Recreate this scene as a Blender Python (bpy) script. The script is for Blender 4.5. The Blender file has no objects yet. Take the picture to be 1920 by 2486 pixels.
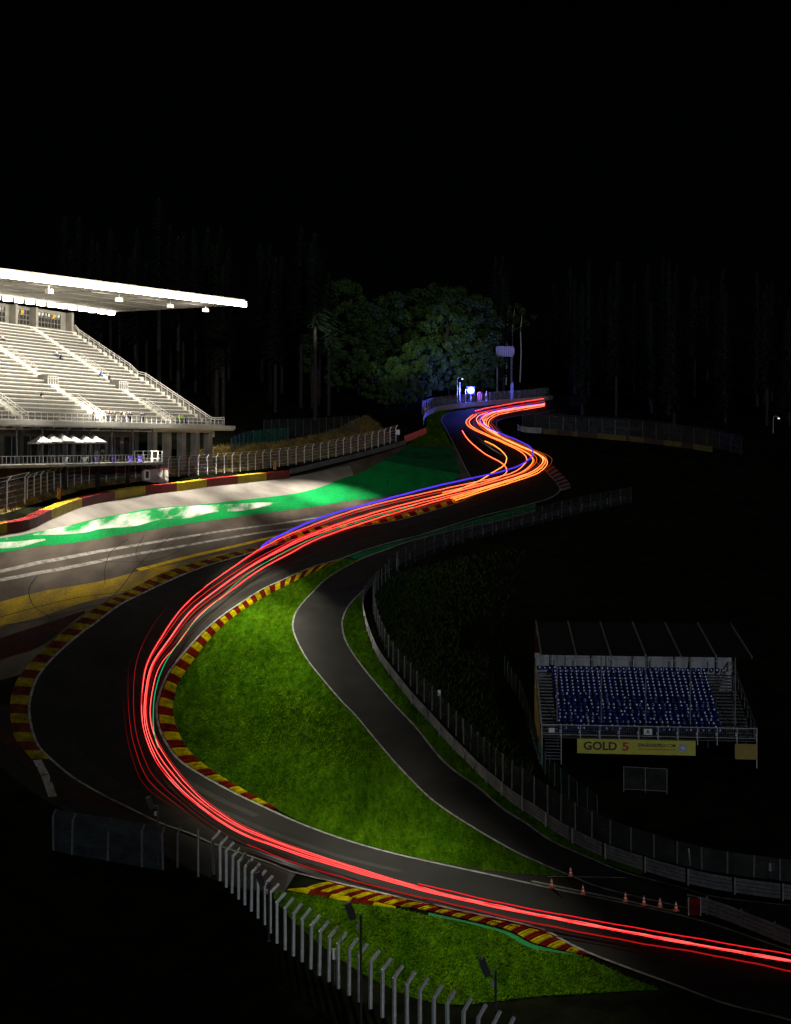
import bpy, bmesh, math, random
import numpy as np
from mathutils import Vector, Matrix
random.seed(7); rng = np.random.default_rng(7)
scene = bpy.context.scene
col = scene.collection
R = math.radians

# ------------------------------------------------------------------ camera, sky, moon, exposure
F, W, HH, Y0, HC = 2960.0, 1920.0, 2486.0, 1081.0, 40.0
cam_d = bpy.data.cameras.new('camera'); cam = bpy.data.objects.new('camera', cam_d); col.objects.link(cam)
cam.location = (0, 0, HC); cam.rotation_euler = (R(90), 0, 0)
cam_d.sensor_fit = 'VERTICAL'; cam_d.sensor_height = 24.0; cam_d.sensor_width = 24.0
cam_d.lens = 24.0*F/HH
cam_d.shift_y = -(HH/2 - Y0)/HH
cam_d.clip_start = 1.0; cam_d.clip_end = 3000
scene.camera = cam

MOON_EL, MOON_AZ = 8.0, 14.0            # low moon behind the camera, to its right
world = bpy.data.worlds.new('World'); scene.world = world; world.use_nodes = True
nt = world.node_tree; nt.nodes.clear()
sky = nt.nodes.new('ShaderNodeTexSky'); sky.sky_type = 'NISHITA'; sky.sun_disc = False
sky.sun_elevation = R(MOON_EL); sky.sun_rotation = R(180-MOON_AZ)
bg = nt.nodes.new('ShaderNodeBackground'); bg.inputs['Strength'].default_value = 0.00009
wo = nt.nodes.new('ShaderNodeOutputWorld')
nt.links.new(sky.outputs[0], bg.inputs['Color']); nt.links.new(bg.outputs[0], wo.inputs['Surface'])
sd = bpy.data.lights.new('moon', 'SUN'); sd.energy = 0.42; sd.angle = R(0.5); sd.color = (0.86, 0.92, 1.0)
moon = bpy.data.objects.new('moon', sd); col.objects.link(moon)
_d = Vector((-math.sin(R(MOON_AZ)), math.cos(R(MOON_AZ)), -math.tan(R(MOON_EL))))
moon.rotation_euler = _d.to_track_quat('-Z', 'Y').to_euler(); moon.location = (60, -80, 90)
vs = scene.view_settings; vs.view_transform = 'Standard'; vs.look = 'None'; vs.exposure = 0; vs.gamma = 1; vs.use_curve_mapping = False

# ------------------------------------------------------------------ materials
MATS = {}
def nodes_of(m):
    m.use_nodes = True
    return m.node_tree, m.node_tree.nodes['Principled BSDF']
def mat(name, c, rough=0.7, c2=None, scale=1.0, detail=5, lo=0.35, hi=0.65, metal=0.0, bump=0.0, bscale=None, stretch=None, spec=0.5, sss=0.0):
    m = bpy.data.materials.new(name); t, p = nodes_of(m)
    p.inputs['Roughness'].default_value = rough; p.inputs['Metallic'].default_value = metal
    p.inputs['Specular IOR Level'].default_value = spec
    p.inputs['Base Color'].default_value = (*c, 1)
    tc = t.nodes.new('ShaderNodeTexCoord'); mp = t.nodes.new('ShaderNodeMapping')
    t.links.new(tc.outputs['Object'], mp.inputs['Vector'])
    if stretch:
        mp.inputs['Rotation'].default_value = (0, 0, R(stretch[1])); mp.inputs['Scale'].default_value = stretch[0]
    if c2:
        n = t.nodes.new('ShaderNodeTexNoise'); n.inputs['Scale'].default_value = scale; n.inputs['Detail'].default_value = detail
        t.links.new(mp.outputs[0], n.inputs['Vector'])
        r = t.nodes.new('ShaderNodeValToRGB'); r.color_ramp.elements[0].position = lo; r.color_ramp.elements[1].position = hi
        r.color_ramp.elements[0].color = (*c, 1); r.color_ramp.elements[1].color = (*c2, 1)
        t.links.new(n.outputs['Fac'], r.inputs[0]); t.links.new(r.outputs[0], p.inputs['Base Color'])
    if bump:
        n2 = t.nodes.new('ShaderNodeTexNoise'); n2.inputs['Scale'].default_value = bscale or 8; n2.inputs['Detail'].default_value = 4
        t.links.new(tc.outputs['Object'], n2.inputs['Vector'])
        b = t.nodes.new('ShaderNodeBump'); b.inputs['Strength'].default_value = bump; b.inputs['Distance'].default_value = 0.1
        t.links.new(n2.outputs['Fac'], b.inputs['Height']); t.links.new(b.outputs[0], p.inputs['Normal'])
    MATS[name] = m; return m
def emis(name, c, s):
    m = bpy.data.materials.new(name); t, p = nodes_of(m)
    p.inputs['Base Color'].default_value = (0.02, 0.02, 0.02, 1)
    p.inputs['Emission Color'].default_value = (*c, 1); p.inputs['Emission Strength'].default_value = s
    MATS[name] = m; return m
def mesh_mat(name, c, cover, cell=None):
    """woven wire netting: mostly holes"""
    m = bpy.data.materials.new(name); t, p = nodes_of(m)
    p.inputs['Base Color'].default_value = (*c, 1); p.inputs['Roughness'].default_value = 0.6
    tr = t.nodes.new('ShaderNodeBsdfTransparent'); mx = t.nodes.new('ShaderNodeMixShader')
    tc = t.nodes.new('ShaderNodeTexCoord'); n = t.nodes.new('ShaderNodeTexNoise'); n.inputs['Scale'].default_value = 0.8
    t.links.new(tc.outputs['Object'], n.inputs['Vector'])
    ml = t.nodes.new('ShaderNodeMath'); ml.operation = 'MULTIPLY'; ml.inputs[1].default_value = cover*2
    t.links.new(n.outputs['Fac'], ml.inputs[0]); t.links.new(ml.outputs[0], mx.inputs[0])
    t.links.new(tr.outputs[0], mx.inputs[1]); t.links.new(p.outputs[0], mx.inputs[2])
    t.links.new(mx.outputs[0], t.nodes['Material Output'].inputs['Surface'])
    MATS[name] = m; return m
def worn(name, c, under, scale, lo, hi, stretch=None, c3=None, rough=0.75):
    """paint worn away to what lies under it"""
    m = mat(name, under, 0.95, c, scale, 8, lo, hi, stretch=stretch, spec=0.03)
    t = m.node_tree; p = t.nodes['Principled BSDF']
    src = p.inputs['Base Color'].links[0].from_socket
    n = t.nodes.new('ShaderNodeTexNoise'); n.inputs['Scale'].default_value = 3.0; n.inputs['Detail'].default_value = 6
    tc = [x for x in t.nodes if x.type == 'TEX_COORD'][0]; t.links.new(tc.outputs['Object'], n.inputs['Vector'])
    mr = t.nodes.new('ShaderNodeMapRange'); mr.inputs[1].default_value = 0.3; mr.inputs[2].default_value = 0.7; mr.inputs[3].default_value = 0.7; mr.inputs[4].default_value = 1.15
    t.links.new(n.outputs['Fac'], mr.inputs[0])
    mx = t.nodes.new('ShaderNodeVectorMath'); mx.operation = 'SCALE'
    t.links.new(src, mx.inputs[0]); t.links.new(mr.outputs[0], mx.inputs['Scale']); t.links.new(mx.outputs[0], p.inputs['Base Color'])
    return m

mat('earth', (0.004, 0.0045, 0.003), 1.0, (0.010, 0.012, 0.006), 0.35, bump=0.6, bscale=1.5, spec=0.0)
mat('asphalt', (0.010, 0.0092, 0.0088), 0.95, (0.018, 0.0165, 0.0155), 0.22, 8, 0.3, 0.7, bump=0.05, bscale=6, spec=0.03)
mat('asphalt_rubber', (0.007, 0.0065, 0.0065), 0.9, (0.016, 0.015, 0.014), 0.5, 8, 0.3, 0.7, spec=0.05)
mat('asphalt_side', (0.0105, 0.010, 0.010), 0.95, (0.017, 0.0162, 0.016), 0.3, 8, bump=0.05, bscale=6, spec=0.03)
mat('asphalt_apron', (0.040, 0.031, 0.024), 0.9, (0.095, 0.077, 0.061), 0.25, 10, 0.3, 0.7, stretch=((1, 0.35, 1), -28), spec=0.05)
mat('asphalt_pale', (0.11, 0.098, 0.085), 0.9, (0.22, 0.20, 0.178), 0.16, 10, 0.3, 0.7, spec=0.05)
mat('line_white', (0.07, 0.068, 0.066), 0.9, (0.20, 0.195, 0.19), 1.2, 8, 0.35, 0.6)
worn('line_worn', (0.30, 0.28, 0.25), (0.13, 0.12, 0.105), 0.8, 0.3, 0.6)
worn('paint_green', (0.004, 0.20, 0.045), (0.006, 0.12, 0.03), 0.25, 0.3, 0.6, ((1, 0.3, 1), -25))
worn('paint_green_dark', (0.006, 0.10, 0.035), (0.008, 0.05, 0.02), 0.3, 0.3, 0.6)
worn('paint_white', (0.55, 0.54, 0.50), (0.01, 0.19, 0.045), 0.30, 0.40, 0.62, ((1, 0.25, 1), -32))
worn('paint_yellow', (0.46, 0.30, 0.01), (0.30, 0.20, 0.02), 0.8, 0.3, 0.6)
worn('paint_yellow_worn', (0.30, 0.20, 0.018), (0.10, 0.078, 0.035), 0.3, 0.3, 0.65, ((1, 0.3, 1), -30))
worn('paint_red_worn', (0.045, 0.012, 0.009), (0.018, 0.013, 0.012), 0.25, 0.35, 0.7)
mat('kerb_red', (0.15, 0.008, 0.005), 1.0, (0.060, 0.010, 0.007), 1.3, 8, 0.35, 0.75, bump=0.25, bscale=7, spec=0.0)
mat('kerb_yellow', (0.44, 0.36, 0.002), 1.0, (0.18, 0.15, 0.004), 1.3, 8, 0.4, 0.8, bump=0.25, bscale=7, spec=0.0)
mat('kerb_red_worn', (0.10, 0.018, 0.012), 1.0, (0.055, 0.020, 0.015), 1.0, 8, 0.3, 0.7, bump=0.25, bscale=7, spec=0.0)
mat('kerb_yellow_worn', (0.24, 0.18, 0.008), 1.0, (0.10, 0.08, 0.012), 1.0, 8, 0.3, 0.7, bump=0.25, bscale=7, spec=0.0)
mat('kerb_white', (0.4, 0.4, 0.4), 0.65, (0.25, 0.25, 0.25), 1.3, 8)
mat('concrete', (0.20, 0.19, 0.17), 0.85, (0.32, 0.30, 0.27), 0.6, 8, bump=0.1)
mat('concrete_dark', (0.07, 0.065, 0.06), 0.85, (0.12, 0.11, 0.10), 0.6, 8)
mat('grass_ground', (0.022, 0.075, 0.002), 1.0, (0.052, 0.125, 0.004), 0.3, 10, 0.3, 0.7, bump=0.3, bscale=4, spec=0.0, stretch=((1, 0.3, 1), 35))
mat('grass_blade', (0.038, 0.115, 0.002), 0.9, (0.115, 0.220, 0.005), 0.35, 10, 0.3, 0.7, spec=0.03, stretch=((1, 0.3, 1), 35))
def translucent(name, k):
    t = MATS[name].node_tree; p = t.nodes['Principled BSDF']; tl = t.nodes.new('ShaderNodeBsdfTranslucent'); mx = t.nodes.new('ShaderNodeMixShader'); mx.inputs[0].default_value = k
    if p.inputs['Base Color'].links: t.links.new(p.inputs['Base Color'].links[0].from_socket, tl.inputs['Color'])
    t.links.new(p.outputs[0], mx.inputs[1]); t.links.new(tl.outputs[0], mx.inputs[2]); t.links.new(mx.outputs[0], t.nodes['Material Output'].inputs['Surface'])
translucent('grass_blade', 0.5)
def mottle(name, scale, lo, hi, stretch):
    t = MATS[name].node_tree; p = t.nodes['Principled BSDF']; src = p.inputs['Base Color'].links[0].from_socket
    tc = [x for x in t.nodes if x.type == 'TEX_COORD'][0]; mp = t.nodes.new('ShaderNodeMapping'); mp.inputs['Scale'].default_value = stretch[0]; mp.inputs['Rotation'].default_value = (0, 0, R(stretch[1]))
    n = t.nodes.new('ShaderNodeTexNoise'); n.inputs['Scale'].default_value = scale; n.inputs['Detail'].default_value = 6; n.inputs['Roughness'].default_value = 0.7
    mr = t.nodes.new('ShaderNodeMapRange'); mr.inputs[1].default_value = 0.32; mr.inputs[2].default_value = 0.68; mr.inputs[3].default_value = lo; mr.inputs[4].default_value = hi
    mx = t.nodes.new('ShaderNodeVectorMath'); mx.operation = 'SCALE'
    t.links.new(tc.outputs['Object'], mp.inputs['Vector']); t.links.new(mp.outputs[0], n.inputs['Vector']); t.links.new(n.outputs['Fac'], mr.inputs[0]); t.links.new(src, mx.inputs[0]); t.links.new(mr.outputs[0], mx.inputs['Scale'])
    for l in list(src.links): t.links.new(mx.outputs[0], l.to_socket) if l.to_node != mx else None
mottle('grass_blade', 1.6, 0.5, 1.4, ((1, 0.3, 1), 40)); mottle('grass_ground', 1.6, 0.5, 1.4, ((1, 0.3, 1), 40)); mottle('grass_blade', 0.9, 0.72, 1.25, ((1, 0.06, 1), 52)); mottle('grass_ground', 0.9, 0.72, 1.25, ((1, 0.06, 1), 52)); mottle('grass_blade', 0.12, 0.6, 1.25, ((1, 0.6, 1), 10)); mottle('grass_ground', 0.12, 0.6, 1.25, ((1, 0.6, 1), 10))
for k_ in ('kerb_red', 'kerb_yellow', 'kerb_red_worn', 'kerb_yellow_worn'): mottle(k_, 0.8, 0.35, 1.25, ((1, 0.25, 1), 30))
mat('grass_dry', (0.10, 0.07, 0.025), 0.9, (0.26, 0.18, 0.055), 0.5, 8, spec=0.1)
mat('grass_dark', (0.012, 0.030, 0.008), 0.9, (0.035, 0.060, 0.012), 0.4, 8, spec=0.05)
mat('leaf', (0.020, 0.050, 0.012), 0.75, (0.055, 0.100, 0.022), 0.5, 6, spec=0.2)
mat('needle', (0.012, 0.022, 0.012), 0.85, (0.028, 0.042, 0.020), 0.4, 6, spec=0.1)
mat('bark', (0.016, 0.0125, 0.010), 0.95, (0.034, 0.026, 0.019), 2.0, 8, bump=0.6, bscale=5)
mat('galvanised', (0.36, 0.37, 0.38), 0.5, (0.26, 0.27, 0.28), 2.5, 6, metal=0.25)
mat('galv_lit', (0.86, 0.88, 0.90), 0.45, (0.66, 0.68, 0.70), 1.8, 6, metal=0.35)  # galvanised posts lightened in colour to stand for the light falling on them
mat('galv_dull', (0.15, 0.155, 0.16), 0.6, (0.085, 0.09, 0.095), 2.0, 6, metal=0.2)  # galvanised steel darkened; low light on the access barrier put into its colour
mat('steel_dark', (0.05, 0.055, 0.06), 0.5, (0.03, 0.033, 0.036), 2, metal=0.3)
mat('white_paint', (0.72, 0.70, 0.65), 0.55, (0.62, 0.60, 0.55), 0.8, 6)
mat('stand_white', (0.60, 0.575, 0.51), 0.6, (0.50, 0.48, 0.42), 0.5, 8)
mat('seat_shade_grey', (0.15, 0.145, 0.13), 0.6, (0.11, 0.105, 0.095), 1.0, 4)  # dark grey that puts the shade on the seat fronts into their colour
mat('wall_beige', (0.22, 0.205, 0.175), 0.8, (0.17, 0.16, 0.135), 0.5, 6)
mat('tent_cloth', (0.34, 0.33, 0.32), 0.8, (0.24, 0.235, 0.23), 0.8, 6)
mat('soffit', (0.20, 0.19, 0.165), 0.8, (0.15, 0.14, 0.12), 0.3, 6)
mat('black', (0.010, 0.010, 0.011), 0.6, (0.016, 0.016, 0.017), 2)
mat('glass_dark', (0.02, 0.02, 0.02), 0.12, (0.03, 0.028, 0.026), 0.5)
mat('brown_wall', (0.05, 0.042, 0.038), 0.8, (0.07, 0.06, 0.052), 0.8)
mat('tyre_red', (0.36, 0.012, 0.010), 0.7, (0.20, 0.010, 0.010), 1.5, 6, spec=0.15)
mat('tyre_yellow', (0.58, 0.40, 0.006), 0.7, (0.36, 0.25, 0.008), 1.5, 6, spec=0.15)
mat('belt_dim_yellow', (0.07, 0.055, 0.004), 0.8, (0.04, 0.03, 0.004), 0.8, 6)  # belts for the crest barrier, its low light put into their colour
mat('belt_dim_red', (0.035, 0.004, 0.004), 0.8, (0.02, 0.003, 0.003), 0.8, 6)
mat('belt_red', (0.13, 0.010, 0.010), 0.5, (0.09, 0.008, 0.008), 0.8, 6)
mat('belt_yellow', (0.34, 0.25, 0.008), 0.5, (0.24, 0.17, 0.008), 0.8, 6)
mat('seat_blue', (0.008, 0.018, 0.15), 0.27, (0.008, 0.018, 0.14), 1.0, 4, spec=0.6)
mat('tarp', (0.30, 0.31, 0.34), 0.5, (0.22, 0.23, 0.26), 0.9, 6, bump=0.6, bscale=1.2)
mat('roof_dark', (0.008, 0.008, 0.009), 0.95, (0.005, 0.005, 0.006), 0.6, spec=0.1)
mat('banner_yellow', (0.52, 0.50, 0.03), 0.5, (0.42, 0.40, 0.025), 0.8, 6, bump=0.3, bscale=1.5)
mat('sign_white', (0.75, 0.76, 0.78), 0.5, (0.68, 0.69, 0.70), 3)
mat('print_black', (0.012, 0.012, 0.014), 0.6, (0.018, 0.018, 0.02), 3)
mat('print_red', (0.35, 0.03, 0.03), 0.6, (0.28, 0.03, 0.03), 3)
mat('print_orange', (0.45, 0.16, 0.03), 0.6, (0.36, 0.14, 0.03), 3)
mat('print_blue', (0.25, 0.33, 0.45), 0.6, (0.35, 0.42, 0.5), 3)
mat('yellow_panel', (0.32, 0.22, 0.02), 0.6, (0.24, 0.17, 0.02), 1)
mat('orange', (0.80, 0.16, 0.04), 0.5, (0.65, 0.13, 0.04), 3)
mat('reflective', (0.85, 0.85, 0.85), 0.4, (0.78, 0.78, 0.78), 3)
mat('teal', (0.01, 0.10, 0.075), 0.6, (0.008, 0.07, 0.055), 1)
mat('skin', (0.42, 0.24, 0.17), 0.6, (0.36, 0.20, 0.14), 4)
mat('salmon_panel', (0.62, 0.13, 0.10), 0.5, (0.5, 0.10, 0.08), 0.6)
mat('skid', (0.012, 0.011, 0.011), 0.95, (0.03, 0.027, 0.025), 1.0, 8, spec=0.02)
mat('violet_cloth', (0.06, 0.04, 0.4), 0.7, (0.05, 0.03, 0.3), 1)
for nm, c in dict(cloth_black=(0.012, 0.012, 0.014), cloth_blue=(0.02, 0.16, 0.55), cloth_navy=(0.012, 0.018, 0.06), cloth_white=(0.7, 0.7, 0.68),
                  cloth_grey=(0.15, 0.15, 0.15), cloth_hivis=(0.35, 0.7, 0.05), cloth_red=(0.45, 0.02, 0.02), cloth_beige=(0.45, 0.38, 0.28),
                  cloth_denim=(0.03, 0.05, 0.11), hair_dark=(0.02, 0.013, 0.01), hair_fair=(0.22, 0.13, 0.05), cloth_orange=(0.75, 0.18, 0.03)).items():
    mat(nm, c, 0.85, tuple(x*0.7 for x in c), 6, 4)
mesh_mat('netting', (0.22, 0.22, 0.22), 0.16)
mesh_mat('netting_green', (0.028, 0.036, 0.034), 0.5)
mesh_mat('netting_blue', (0.10, 0.14, 0.16), 0.60)
mesh_mat('netting_near', (0.02, 0.022, 0.022), 0.10)
mesh_mat('netting_bend', (0.028, 0.038, 0.042), 0.55)
mesh_mat('netting_teal', (0.012, 0.09, 0.07), 0.55)
mesh_mat('netting_dark', (0.05, 0.05, 0.05), 0.25)
emis('lamp_strip', (1.0, 0.92, 0.76), 45)
emis('lamp_box', (1.0, 0.92, 0.76), 22)
emis('lamp_blue', (0.18, 0.26, 1.0), 9)
emis('halo_panel', (0.035, 0.05, 1.0), 1.6)  # blue glow added round the signal lamp as its halo
emis('lamp_small', (0.8, 0.9, 1.0), 1.2)

# ------------------------------------------------------------------ helpers: objects
def prop(o, label=None, cat=None, group=None, kind=None):
    if label: o['label'] = label
    if cat: o['category'] = cat
    if group: o['group'] = group
    if kind: o['kind'] = kind
    return o
def root(name, loc, label, cat, group=None):
    o = bpy.data.objects.new(name, None); col.objects.link(o); o.location = loc; o.empty_display_size = 0.3
    return prop(o, label, cat, group)
def link(name, me, parent=None, loc=None):
    o = bpy.data.objects.new(name, me); col.objects.link(o)
    if parent is not None:
        o.parent = parent
        w = Vector((0, 0, 0)); q = parent
        while q is not None: w += q.location; q = q.parent
        o.location = (Vector(loc) if loc is not None else Vector((0, 0, 0))) - w
    elif loc is not None: o.location = loc
    return o
class MB:
    """collects geometry for one mesh"""
    def __init__(s): s.v = []; s.f = []; s.m = []
    def add(s, v, f, mi=0):
        b = len(s.v); s.v += [tuple(map(float, x)) for x in v]; s.f += [tuple(b+i for i in q) for q in f]; s.m += [mi]*len(f)
    def hexa(s, p, mi=0):   # 8 corners: bottom 0-3, top 4-7
        s.add(p, [(3, 2, 1, 0), (4, 5, 6, 7), (0, 1, 5, 4), (1, 2, 6, 5), (2, 3, 7, 6), (3, 0, 4, 7)], mi)
    def box(s, c, size, mi=0, ax=None):
        hx, hy, hz = [k/2 for k in size]
        U, V, Wv = ax or ((1, 0, 0), (0, 1, 0), (0, 0, 1))
        U, V, Wv, c = map(np.array, (U, V, Wv, c))
        s.hexa([c+U*a*hx+V*b*hy+Wv*d*hz for d in (-1, 1) for a, b in ((-1, -1), (1, -1), (1, 1), (-1, 1))], mi)
    def bar(s, a, b, w, h=None, mi=0, up=(0, 0, 1)):
        a = np.array(a, float); b = np.array(b, float); d = b-a; L = np.linalg.norm(d)
        if L < 1e-6: return
        d /= L; up = np.array(up, float)
        if abs(np.dot(d, up)) > 0.99: up = np.array((1.0, 0, 0))
        x = np.cross(d, up); x /= np.linalg.norm(x); y = np.cross(x, d)
        s.box((a+b)/2, (w, h or w, L), mi, (x, y, d))
    def tube(s, pts, r, n=6, mi=0, caps=True):
        pts = np.array(pts, float); N = len(pts)
        if np.isscalar(r): r = [r]*N
        T = np.gradient(pts, axis=0); vs_ = []; ref = np.array((0.0, 0, 1))
        if abs(T[0][2])/max(np.linalg.norm(T[0]), 1e-9) > 0.9: ref = np.array((1.0, 0, 0))
        for i in range(N):
            t = T[i]/max(np.linalg.norm(T[i]), 1e-9); x = np.cross(t, ref); x /= max(np.linalg.norm(x), 1e-9); y = np.cross(x, t)
            for k in range(n):
                a = 2*math.pi*k/n; vs_.append(pts[i]+r[i]*(math.cos(a)*x+math.sin(a)*y))
        fs = [(i*n+k, i*n+(k+1) % n, (i+1)*n+(k+1) % n, (i+1)*n+k) for i in range(N-1) for k in range(n)]
        if caps: fs += [tuple(range(n))[::-1], tuple((N-1)*n+k for k in range(n))]
        s.add(vs_, fs, mi)
    def lathe(s, prof, n=12, c=(0, 0, 0), mi=0):
        vs_ = [(c[0]+r*math.cos(2*math.pi*k/n), c[1]+r*math.sin(2*math.pi*k/n), c[2]+z) for r, z in prof for k in range(n)]
        fs = [(i*n+k, i*n+(k+1) % n, (i+1)*n+(k+1) % n, (i+1)*n+k) for i in range(len(prof)-1) for k in range(n)]
        s.add(vs_, fs, mi)
    def mesh(s, name, mats, smooth=False):
        me = bpy.data.meshes.new(name); me.from_pydata(s.v, [], s.f)
        for m in (mats if isinstance(mats, (list, tuple)) else [mats]): me.materials.append(MATS[m])
        if any(s.m): me.polygons.foreach_set('material_index', s.m)
        if smooth: me.polygons.foreach_set('use_smooth', [True]*len(s.f))
        me.update(); return me
    def build(s, name, mats, parent=None, loc=None, smooth=False):
        return link(name, s.mesh(name, mats, smooth), parent, loc)
def fast_mesh(name, verts, faces_n, matname, smooth=False):
    """verts (N,3); faces: consecutive runs of faces_n vertices"""
    me = bpy.data.meshes.new(name); N = len(verts); nf = N//faces_n
    me.vertices.add(N); me.vertices.foreach_set('co', verts.astype(np.float32).ravel())
    me.loops.add(N); me.loops.foreach_set('vertex_index', np.arange(N, dtype=np.int32))
    me.polygons.add(nf); me.polygons.foreach_set('loop_start', (np.arange(nf)*faces_n).astype(np.int32))
    me.polygons.foreach_set('loop_total', np.full(nf, faces_n, dtype=np.int32))
    me.materials.append(MATS[matname]); me.update(calc_edges=True); me.validate(); return me

# ------------------------------------------------------------------ terrain
def inv(px, py, Y): return ((px-W/2)/F*Y, Y, HC-(py-Y0)/F*Y)
CP = []
for px, py, Y in [(71, 1735, 145), (380, 1728, 150), (700, 1700, 153), (1000, 1850, 143), (1100, 1700, 156), (600, 1950, 133), (242, 1927, 133),
                  (550, 1480, 180), (711, 1513, 175), (249, 1500, 168), (0, 1550, 158), (0, 1290, 181), (330, 1440, 183), (330, 1205, 222),
                  (700, 1160, 262), (700, 1290, 225), (870, 1350, 215), (850, 1420, 200), (1000, 1250, 245), (1160, 1190, 265), (1350, 1190, 270),
                  (1200, 1280, 240), (961, 1072, 300), (1134, 1100, 295), (1300, 1100, 298), (1073, 1020, 335), (1210, 1030, 330), (1316, 970, 385),
                  (1316, 1000, 365), (1142, 986, 362), (1920, 1330, 250), (1920, 1700, 165), (1500, 1500, 185),
                  (1700, 1150, 290), (1920, 1060, 330), (1550, 1060, 330), (200, 1300, 195), (450, 1240, 222), (150, 1400, 178), (480, 1095, 263), (330, 1140, 240), (560, 1085, 272), (880, 1025, 312),
                  (1000, 1300, 232), (1100, 1330, 222), (1300, 1290, 240), (950, 1600, 168), (1200, 1900, 132), (1300, 1640, 160)]:
    CP.append(inv(px, py, Y))
for X, Y, z in [(0, 110, 0), (30, 110, 0), (-30, 110, 0), (60, 110, 0), (0, 90, 0), (-30, 90, 0), (30, 90, 0), (0, 70, 0), (-40, 70, 0), (40, 70, 0), (90, 100, 1),
                (-60, 100, 1), (0, 40, -0.5), (80, 40, 0), (-80, 40, 0), (22, 138, 4.6), (42, 137, 4.6), (30, 128, 3.2), (45, 124, 2.4), (42, 152, 6.5), (20, 152, 6.5), (0, 125, 0.4), (-20, 120, 0.2),
                (-64, 200, 33), (-78, 245, 38), (-48, 255, 38.5), (-70, 290, 46), (-120, 300, 54), (-60, 340, 56), (-20, 350, 53), (0, 450, 66), (100, 450, 64), (-110, 450, 74), (170, 400, 52),
                (200, 260, 22), (-140, 180, 30), (-100, 130, 12), (150, 150, 4), (110, 330, 42), (60, 400, 57), (-130, 380, 66), (200, 460, 62)]:
    CP.append((X, Y, z))
CP = np.array(CP)
def tps_k(r2): return np.where(r2 > 1e-9, 0.5*r2*np.log(np.maximum(r2, 1e-9)), 0)
S = 100.0
P2 = CP[:, :2]/S; n_ = len(P2)
A = np.zeros((n_+3, n_+3)); A[:n_, :n_] = tps_k(((P2[:, None]-P2[None])**2).sum(-1)) + np.eye(n_)*0.002
A[:n_, n_] = 1; A[:n_, n_+1:] = P2; A[n_, :n_] = 1; A[n_+1:, :n_] = P2.T
sol = np.linalg.solve(A, np.concatenate([CP[:, 2], np.zeros(3)]))
GX0, GX1, GY0, GY1, GS = -160.0, 220.0, 30.0, 480.0, 1.25
gx = np.arange(GX0, GX1+0.01, GS); gy = np.arange(GY0, GY1+0.01, GS)
GXX, GYY = np.meshgrid(gx, gy)
Q = np.stack([GXX.ravel(), GYY.ravel()], 1)/S
GZ = np.concatenate([tps_k(((q[:, None]-P2[None])**2).sum(-1)) @ sol[:n_] + sol[n_] + q @ sol[n_+1:] for q in np.array_split(Q, 40)]).reshape(GXX.shape)
def ground(X, Y):
    X = np.asarray(X, float); Y = np.asarray(Y, float)
    fx = np.clip((X-GX0)/GS, 0, len(gx)-1.001); fy = np.clip((Y-GY0)/GS, 0, len(gy)-1.001)
    i = fx.astype(int); j = fy.astype(int); a = fx-i; b = fy-j
    return GZ[j, i]*(1-a)*(1-b)+GZ[j, i+1]*a*(1-b)+GZ[j+1, i]*(1-a)*b+GZ[j+1, i+1]*a*b
YS = np.arange(45, 470, 0.5)
def at(px, py, up=0.0):
    """the place on the ground (plus up metres) that a point of the survey photograph shows"""
    dx = (px-W/2)/F; dz = -(py-Y0)/F
    d = HC+dz*YS-up-ground(dx*YS, YS)
    k = np.argmax(d < 0) if (d < 0).any() else len(YS)-1
    if k == 0: Y = YS[0]
    else: Y = YS[k-1]+0.5*d[k-1]/(d[k-1]-d[k]) if d[k] < 0 else YS[-1]
    return np.array((dx*Y, Y, HC+dz*Y-up))
def P(pts, up=0.0): return np.array([at(x, y, up) for x, y in pts])
def catmull(p, per=12):
    p = np.array(p, float); q = np.vstack([2*p[0]-p[1], p, 2*p[-1]-p[-2]]); out = []
    for i in range(1, len(q)-2):
        for k in range(per):
            t = k/per; a, b, c, d = q[i-1], q[i], q[i+1], q[i+2]
            out.append(0.5*(2*b+(c-a)*t+(2*a-5*b+4*c-d)*t*t+(3*b-a-3*c+d)*t**3))
    out.append(p[-1]); return np.array(out)
def resample(p, n):
    d = np.concatenate([[0], np.cumsum(np.linalg.norm(np.diff(p, axis=0), axis=1))]); s = np.linspace(0, d[-1], n)
    return np.stack([np.interp(s, d, p[:, k]) for k in range(p.shape[1])], 1)
def length(p): return np.linalg.norm(np.diff(p, axis=0), axis=1).sum()
def curve(pts, n=None, step=1.5, up=0.0):
    c = catmull(P(pts, up)); return resample(c, n or max(4, int(length(c)/step)))
def drop(p, dz=0.0):
    p = np.array(p, float); p[:, 2] = ground(p[:, 0], p[:, 1])+dz; return p
def strip_grid(a, b, m):
    t = np.linspace(0, 1, m+1)[None, :, None]; return a[:, None]*(1-t)+b[:, None]*t
def strip(name, a, b, dz, matname, parent=None, m=6, kind=None):
    g = strip_grid(a, b, m); g[..., 2] = ground(g[..., 0], g[..., 1])+dz
    n = len(a); v = g.reshape(-1, 3)
    fs = [(i*(m+1)+k, i*(m+1)+k+1, (i+1)*(m+1)+k+1, (i+1)*(m+1)+k) for i in range(n-1) for k in range(m)]
    # upward normals
    q = v[list(fs[len(fs)//2])]; nz = np.cross(q[1]-q[0], q[2]-q[0])[2]
    if nz < 0: fs = [f[::-1] for f in fs]
    me = bpy.data.meshes.new(name); me.from_pydata(v.tolist(), [], fs); me.materials.append(MATS[matname]); me.update()
    me.polygons.foreach_set('use_smooth', [True]*len(fs))
    o = link(name, me, parent)
    if kind: o['kind'] = kind
    return o
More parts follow.
